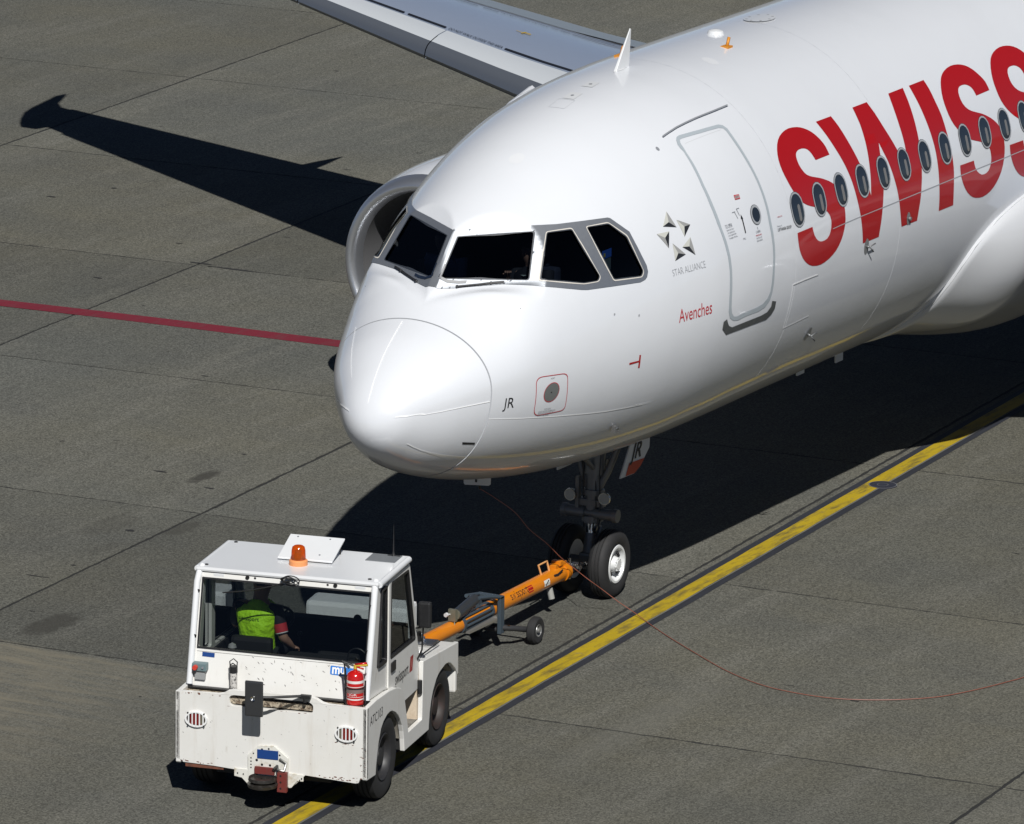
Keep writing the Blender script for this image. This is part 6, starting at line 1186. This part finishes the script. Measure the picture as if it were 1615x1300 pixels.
def person(o, J, shirt, trousers, hair, vest=None, sleeve=.45):
    """J: named joints in the person's own frame: body faces +X"""
    g = lambda k: Vector(J[k])
    names = ['pelvis', 'spine', 'chest', 'neck', 'chin', 'head', 'crown']; rad = {'pelvis': .14, 'spine': .13, 'chest': .14, 'neck': .068, 'chin': .085, 'head': .112, 'crown': .088}
    V = [(*g(n), rad[n]) for n in names]; E_ = [(i, i + 1) for i in range(6)]
    for s in ('l', 'r'):
        b = len(V); V += [(*g(s + 'sh'), .072), (*g(s + 'el'), .052), (*(g(s + 'el').lerp(g(s + 'wr'), .5)), .047), (*g(s + 'wr'), .032)]; E_ += [(2, b), (b, b + 1), (b + 1, b + 2), (b + 2, b + 3)]
        hand(V, E_, b + 3, g(s + 'wr'), J.get(s + 'hd', g(s + 'wr') - g(s + 'el')), (0, 0, 1), 1 if s == 'r' else -1)
        b = len(V); V += [(*g(s + 'hip'), .10), (*g(s + 'kn'), .072), (*g(s + 'an'), .05), (*(g(s + 'an') + Vector((.16, 0, -.03))), .04)]; E_ += [(0, b), (b, b + 1), (b + 1, b + 2), (b + 2, b + 3)]
    skin_mesh('body', V, E_, SKIN, o)
    # face
    hc = g('head'); fwd = Vector((1, 0, 0))
    mb = MB(); mb.lathe([(.0, .016), (.02, .012), (.034, .004)], hc + Vector((.072, 0, -.01)), (1, 0, -.35), 8); mb.build('nose', SKIN, o)
    for s in (-1, 1):
        mb = MB(); mb.lathe([(-.006, .002), (-.004, .014), (.004, .014), (.008, .002)], hc + Vector((.068, s * .03, .012)), (1, 0, 0), 10); mb.build('eye', mat('eye', (.05, .04, .04), .3), o)
        mb = MB(); mb.lathe([(0, .03), (.014, .028), (.018, .010)], hc + Vector((-.005, s * .078, 0)), (0, s, 0), 10); mb.build('ear', SKIN, o)
    mb = MB(); mb.box(tuple(hc + Vector((.070, -.02, -.048))), tuple(hc + Vector((.078, .02, -.042)))); mb.build('mouth', mat('lips', (.30, .10, .09), .5), o)
    mb = MB(); n1, n2 = 20, 9; c = g('head').lerp(g('crown'), .35); vs = []
    for i in range(n2):
        ph = math.pi * .62 * i / (n2 - 1)
        for j in range(n1): a = 2 * math.pi * j / n1; rr = 1.0; vs.append((c.x - .008 + .098 * math.sin(ph) * math.cos(a) - (.012 if math.cos(a) > 0 and ph > 1.1 else 0), c.y + .088 * math.sin(ph) * math.sin(a), c.z + .098 * math.cos(ph) - (0 if math.cos(a) < .3 else -.02 * ph)))
    mb.add(vs, [(i * n1 + j, i * n1 + (j + 1) % n1, (i + 1) * n1 + (j + 1) % n1, (i + 1) * n1 + j) for i in range(n2 - 1) for j in range(n1)], 0, True); mb.build('hair', hair, o)
    # shirt with sleeves, trousers
    torso('shirt', g, shirt, o, 0.)
    for s in ('l', 'r'):
        e = g(s + 'sh').lerp(g(s + 'el'), sleeve * 2 if sleeve <= .5 else 1.0); mb = MB()
        P_ = [g(s + 'sh') + (g('chest') - g(s + 'sh')) * .25, g(s + 'sh'), g(s + 'sh').lerp(e, .5), e]; R_ = [.075, .074, .066, .060]
        if sleeve > .5: P_ += [g(s + 'el').lerp(g(s + 'wr'), .9)]; R_ += [.040]
        mb.tube(P_, R_, 18); mb.build('sleeve', shirt, o)
    V = [(*(g('pelvis') + Vector((0, 0, .02))), .150)]; E_ = []
    for s in ('l', 'r'): b = len(V); V += [(*g(s + 'hip'), .104), (*g(s + 'kn'), .078), (*g(s + 'an'), .060)]; E_ += [(0, b), (b, b + 1), (b + 1, b + 2)]
    skin_mesh('trousers', V, E_, trousers, o)
    for s in ('l', 'r'): a = g(s + 'an'); mb = MB(); mb.box((a.x - .06, a.y - .045, a.z - .075), (a.x + .20, a.y + .045, a.z - .0), bev=.025); mb.build('shoe', BLK, o)
HAIR = mat('dark hair', (.012, .009, .008), .6)
NAVY = mat('trousers navy', (.012, .014, .022), .8)
# driver of the tractor, seen from behind
SEAT = TUGM @ Vector((.98, .46, 1.19))
DV = empty('person', SEAT, TUGA - .06); tag(DV, 'driver in a yellow-green vest over a dark shirt, seated in the tractor cab', 'person')
J = {'pelvis': (.02, 0, .10), 'spine': (-.03, 0, .30), 'chest': (-.02, -.005, .54), 'neck': (.03, -.01, .70), 'chin': (.065, -.015, .755), 'head': (.08, -.02, .84), 'crown': (.075, -.02, .90),
     'lsh': (-.01, .20, .61), 'lel': (.10, .29, .36), 'lwr': (.34, .14, .38), 'rsh': (-.01, -.205, .60), 'rel': (-.04, -.285, .32), 'rwr': (.14, -.32, .17), 'rhd': (1, .1, -.25),
     'lhip': (.06, .10, .07), 'rhip': (.06, -.10, .07), 'lkn': (.48, .12, .09), 'rkn': (.48, -.12, .09), 'lan': (.52, .12, -.13), 'ran': (.52, -.12, -.13)}
SHB = mat('shirt black', (.012, .012, .016), .8)
person(DV, J, SHB, NAVY, HAIR, sleeve=.42)
VEST = mat('hi-vis vest', (.50, .95, .02), .65, bump=(9, 1.0, .05), noise=[(6, .25, (.30, .62, .01), .45, .7)])
vv = Vector
torso('vest', lambda k: Vector(J[k]), VEST, DV, .014)
mb = MB()
for z in (.30,): mb.lathe([(-.022, .1735), (.022, .1735)], (-.03, 0, z), (0, 0, 1), 28)
mb.v = [(x * 1.0, y * 1.02, z) for x, y, z in mb.v]; mb.build('reflective_band', mat('vest band', (.45, .48, .42), .35), DV)
bpy.data.objects.remove(bpy.data.objects['reflective_band'])
def rib(s, f0, f1, w, m, nm):
    a = vv(J['rsh' if s < 0 else 'lsh']); b = vv(J['rel' if s < 0 else 'lel']); mb = MB(); mb.tube([a.lerp(b, f0), a.lerp(b, f1)], w, 16); mb.build(nm, m, DV)
rib(-1, .50, .80, .0665, mat('sleeve red', (.50, .03, .04), .7), 'sleeve_panel'); rib(-1, .80, .835, .0645, mat('sleeve white', (.7, .7, .7), .6), 'sleeve_edge'); rib(-1, .835, .87, .0635, SHB, 'sleeve_cuff')
def vback(u, v): y = .145 - u; return (-.176 + 1.2 * y * y, y, .50 + v)
text_on('vest_text', 'swissport', vback, mat('vest print', (.02, .06, .02), .6), DV, .04, .22)
# the two pilots
def pilot(sy, shirt, label):
    o = empty('person', (2.62, sy * .53, 3.47), math.pi); tag(o, label, 'person')
    k = -1 if sy < 0 else 1
    J = {'pelvis': (.02, 0, .10), 'spine': (-.02, 0, .34), 'chest': (.0, 0, .62), 'neck': (.02, 0, .83), 'chin': (.05, 0, .89), 'head': (.06, 0, .98), 'crown': (.05, 0, 1.045),
         'lsh': (.0, .19, .74), 'lel': (.10, .24, .50), 'lwr': (.30, .14, .62), 'rsh': (.0, -.19, .74), 'rel': (.08, -.25, .52), 'rwr': (.16, -.21, .70), 'rhd': (.5, .3, .5),
         'lhip': (.06, .10, .08), 'rhip': (.06, -.10, .08), 'lkn': (.46, .12, .12), 'rkn': (.46, -.12, .12), 'lan': (.56, .12, -.22), 'ran': (.56, -.12, -.22)}
    person(o, J, shirt, NAVY, HAIR, sleeve=.42 if sy > 0 else .9); return o
pilot(-1, mat('dark jumper', (.008, .009, .014), .8), 'pilot in dark clothes with one raised hand behind the near windscreen pane')
pilot(1, mat('pilot light shirt', (.30, .36, .50), .7), 'pilot in a pale blue shirt behind the far windscreen pane')
mb = MB(); mb.add([(2.66, -.20, 4.18), (2.56, -.31, 4.19), (2.63, -.37, 4.205), (2.73, -.27, 4.20)], [[0, 1, 2, 3]]); mb.add([(2.52, -.42, 4.185), (2.45, -.52, 4.19), (2.52, -.55, 4.20), (2.59, -.47, 4.20)], [[0, 1, 2, 3]])
cp = mb.build('paper_sheets', mat('paper', (.55, .62, .58), .6)); tag(cp, 'pale paper sheets lying behind the near windscreen pane beside the hand', 'paper')
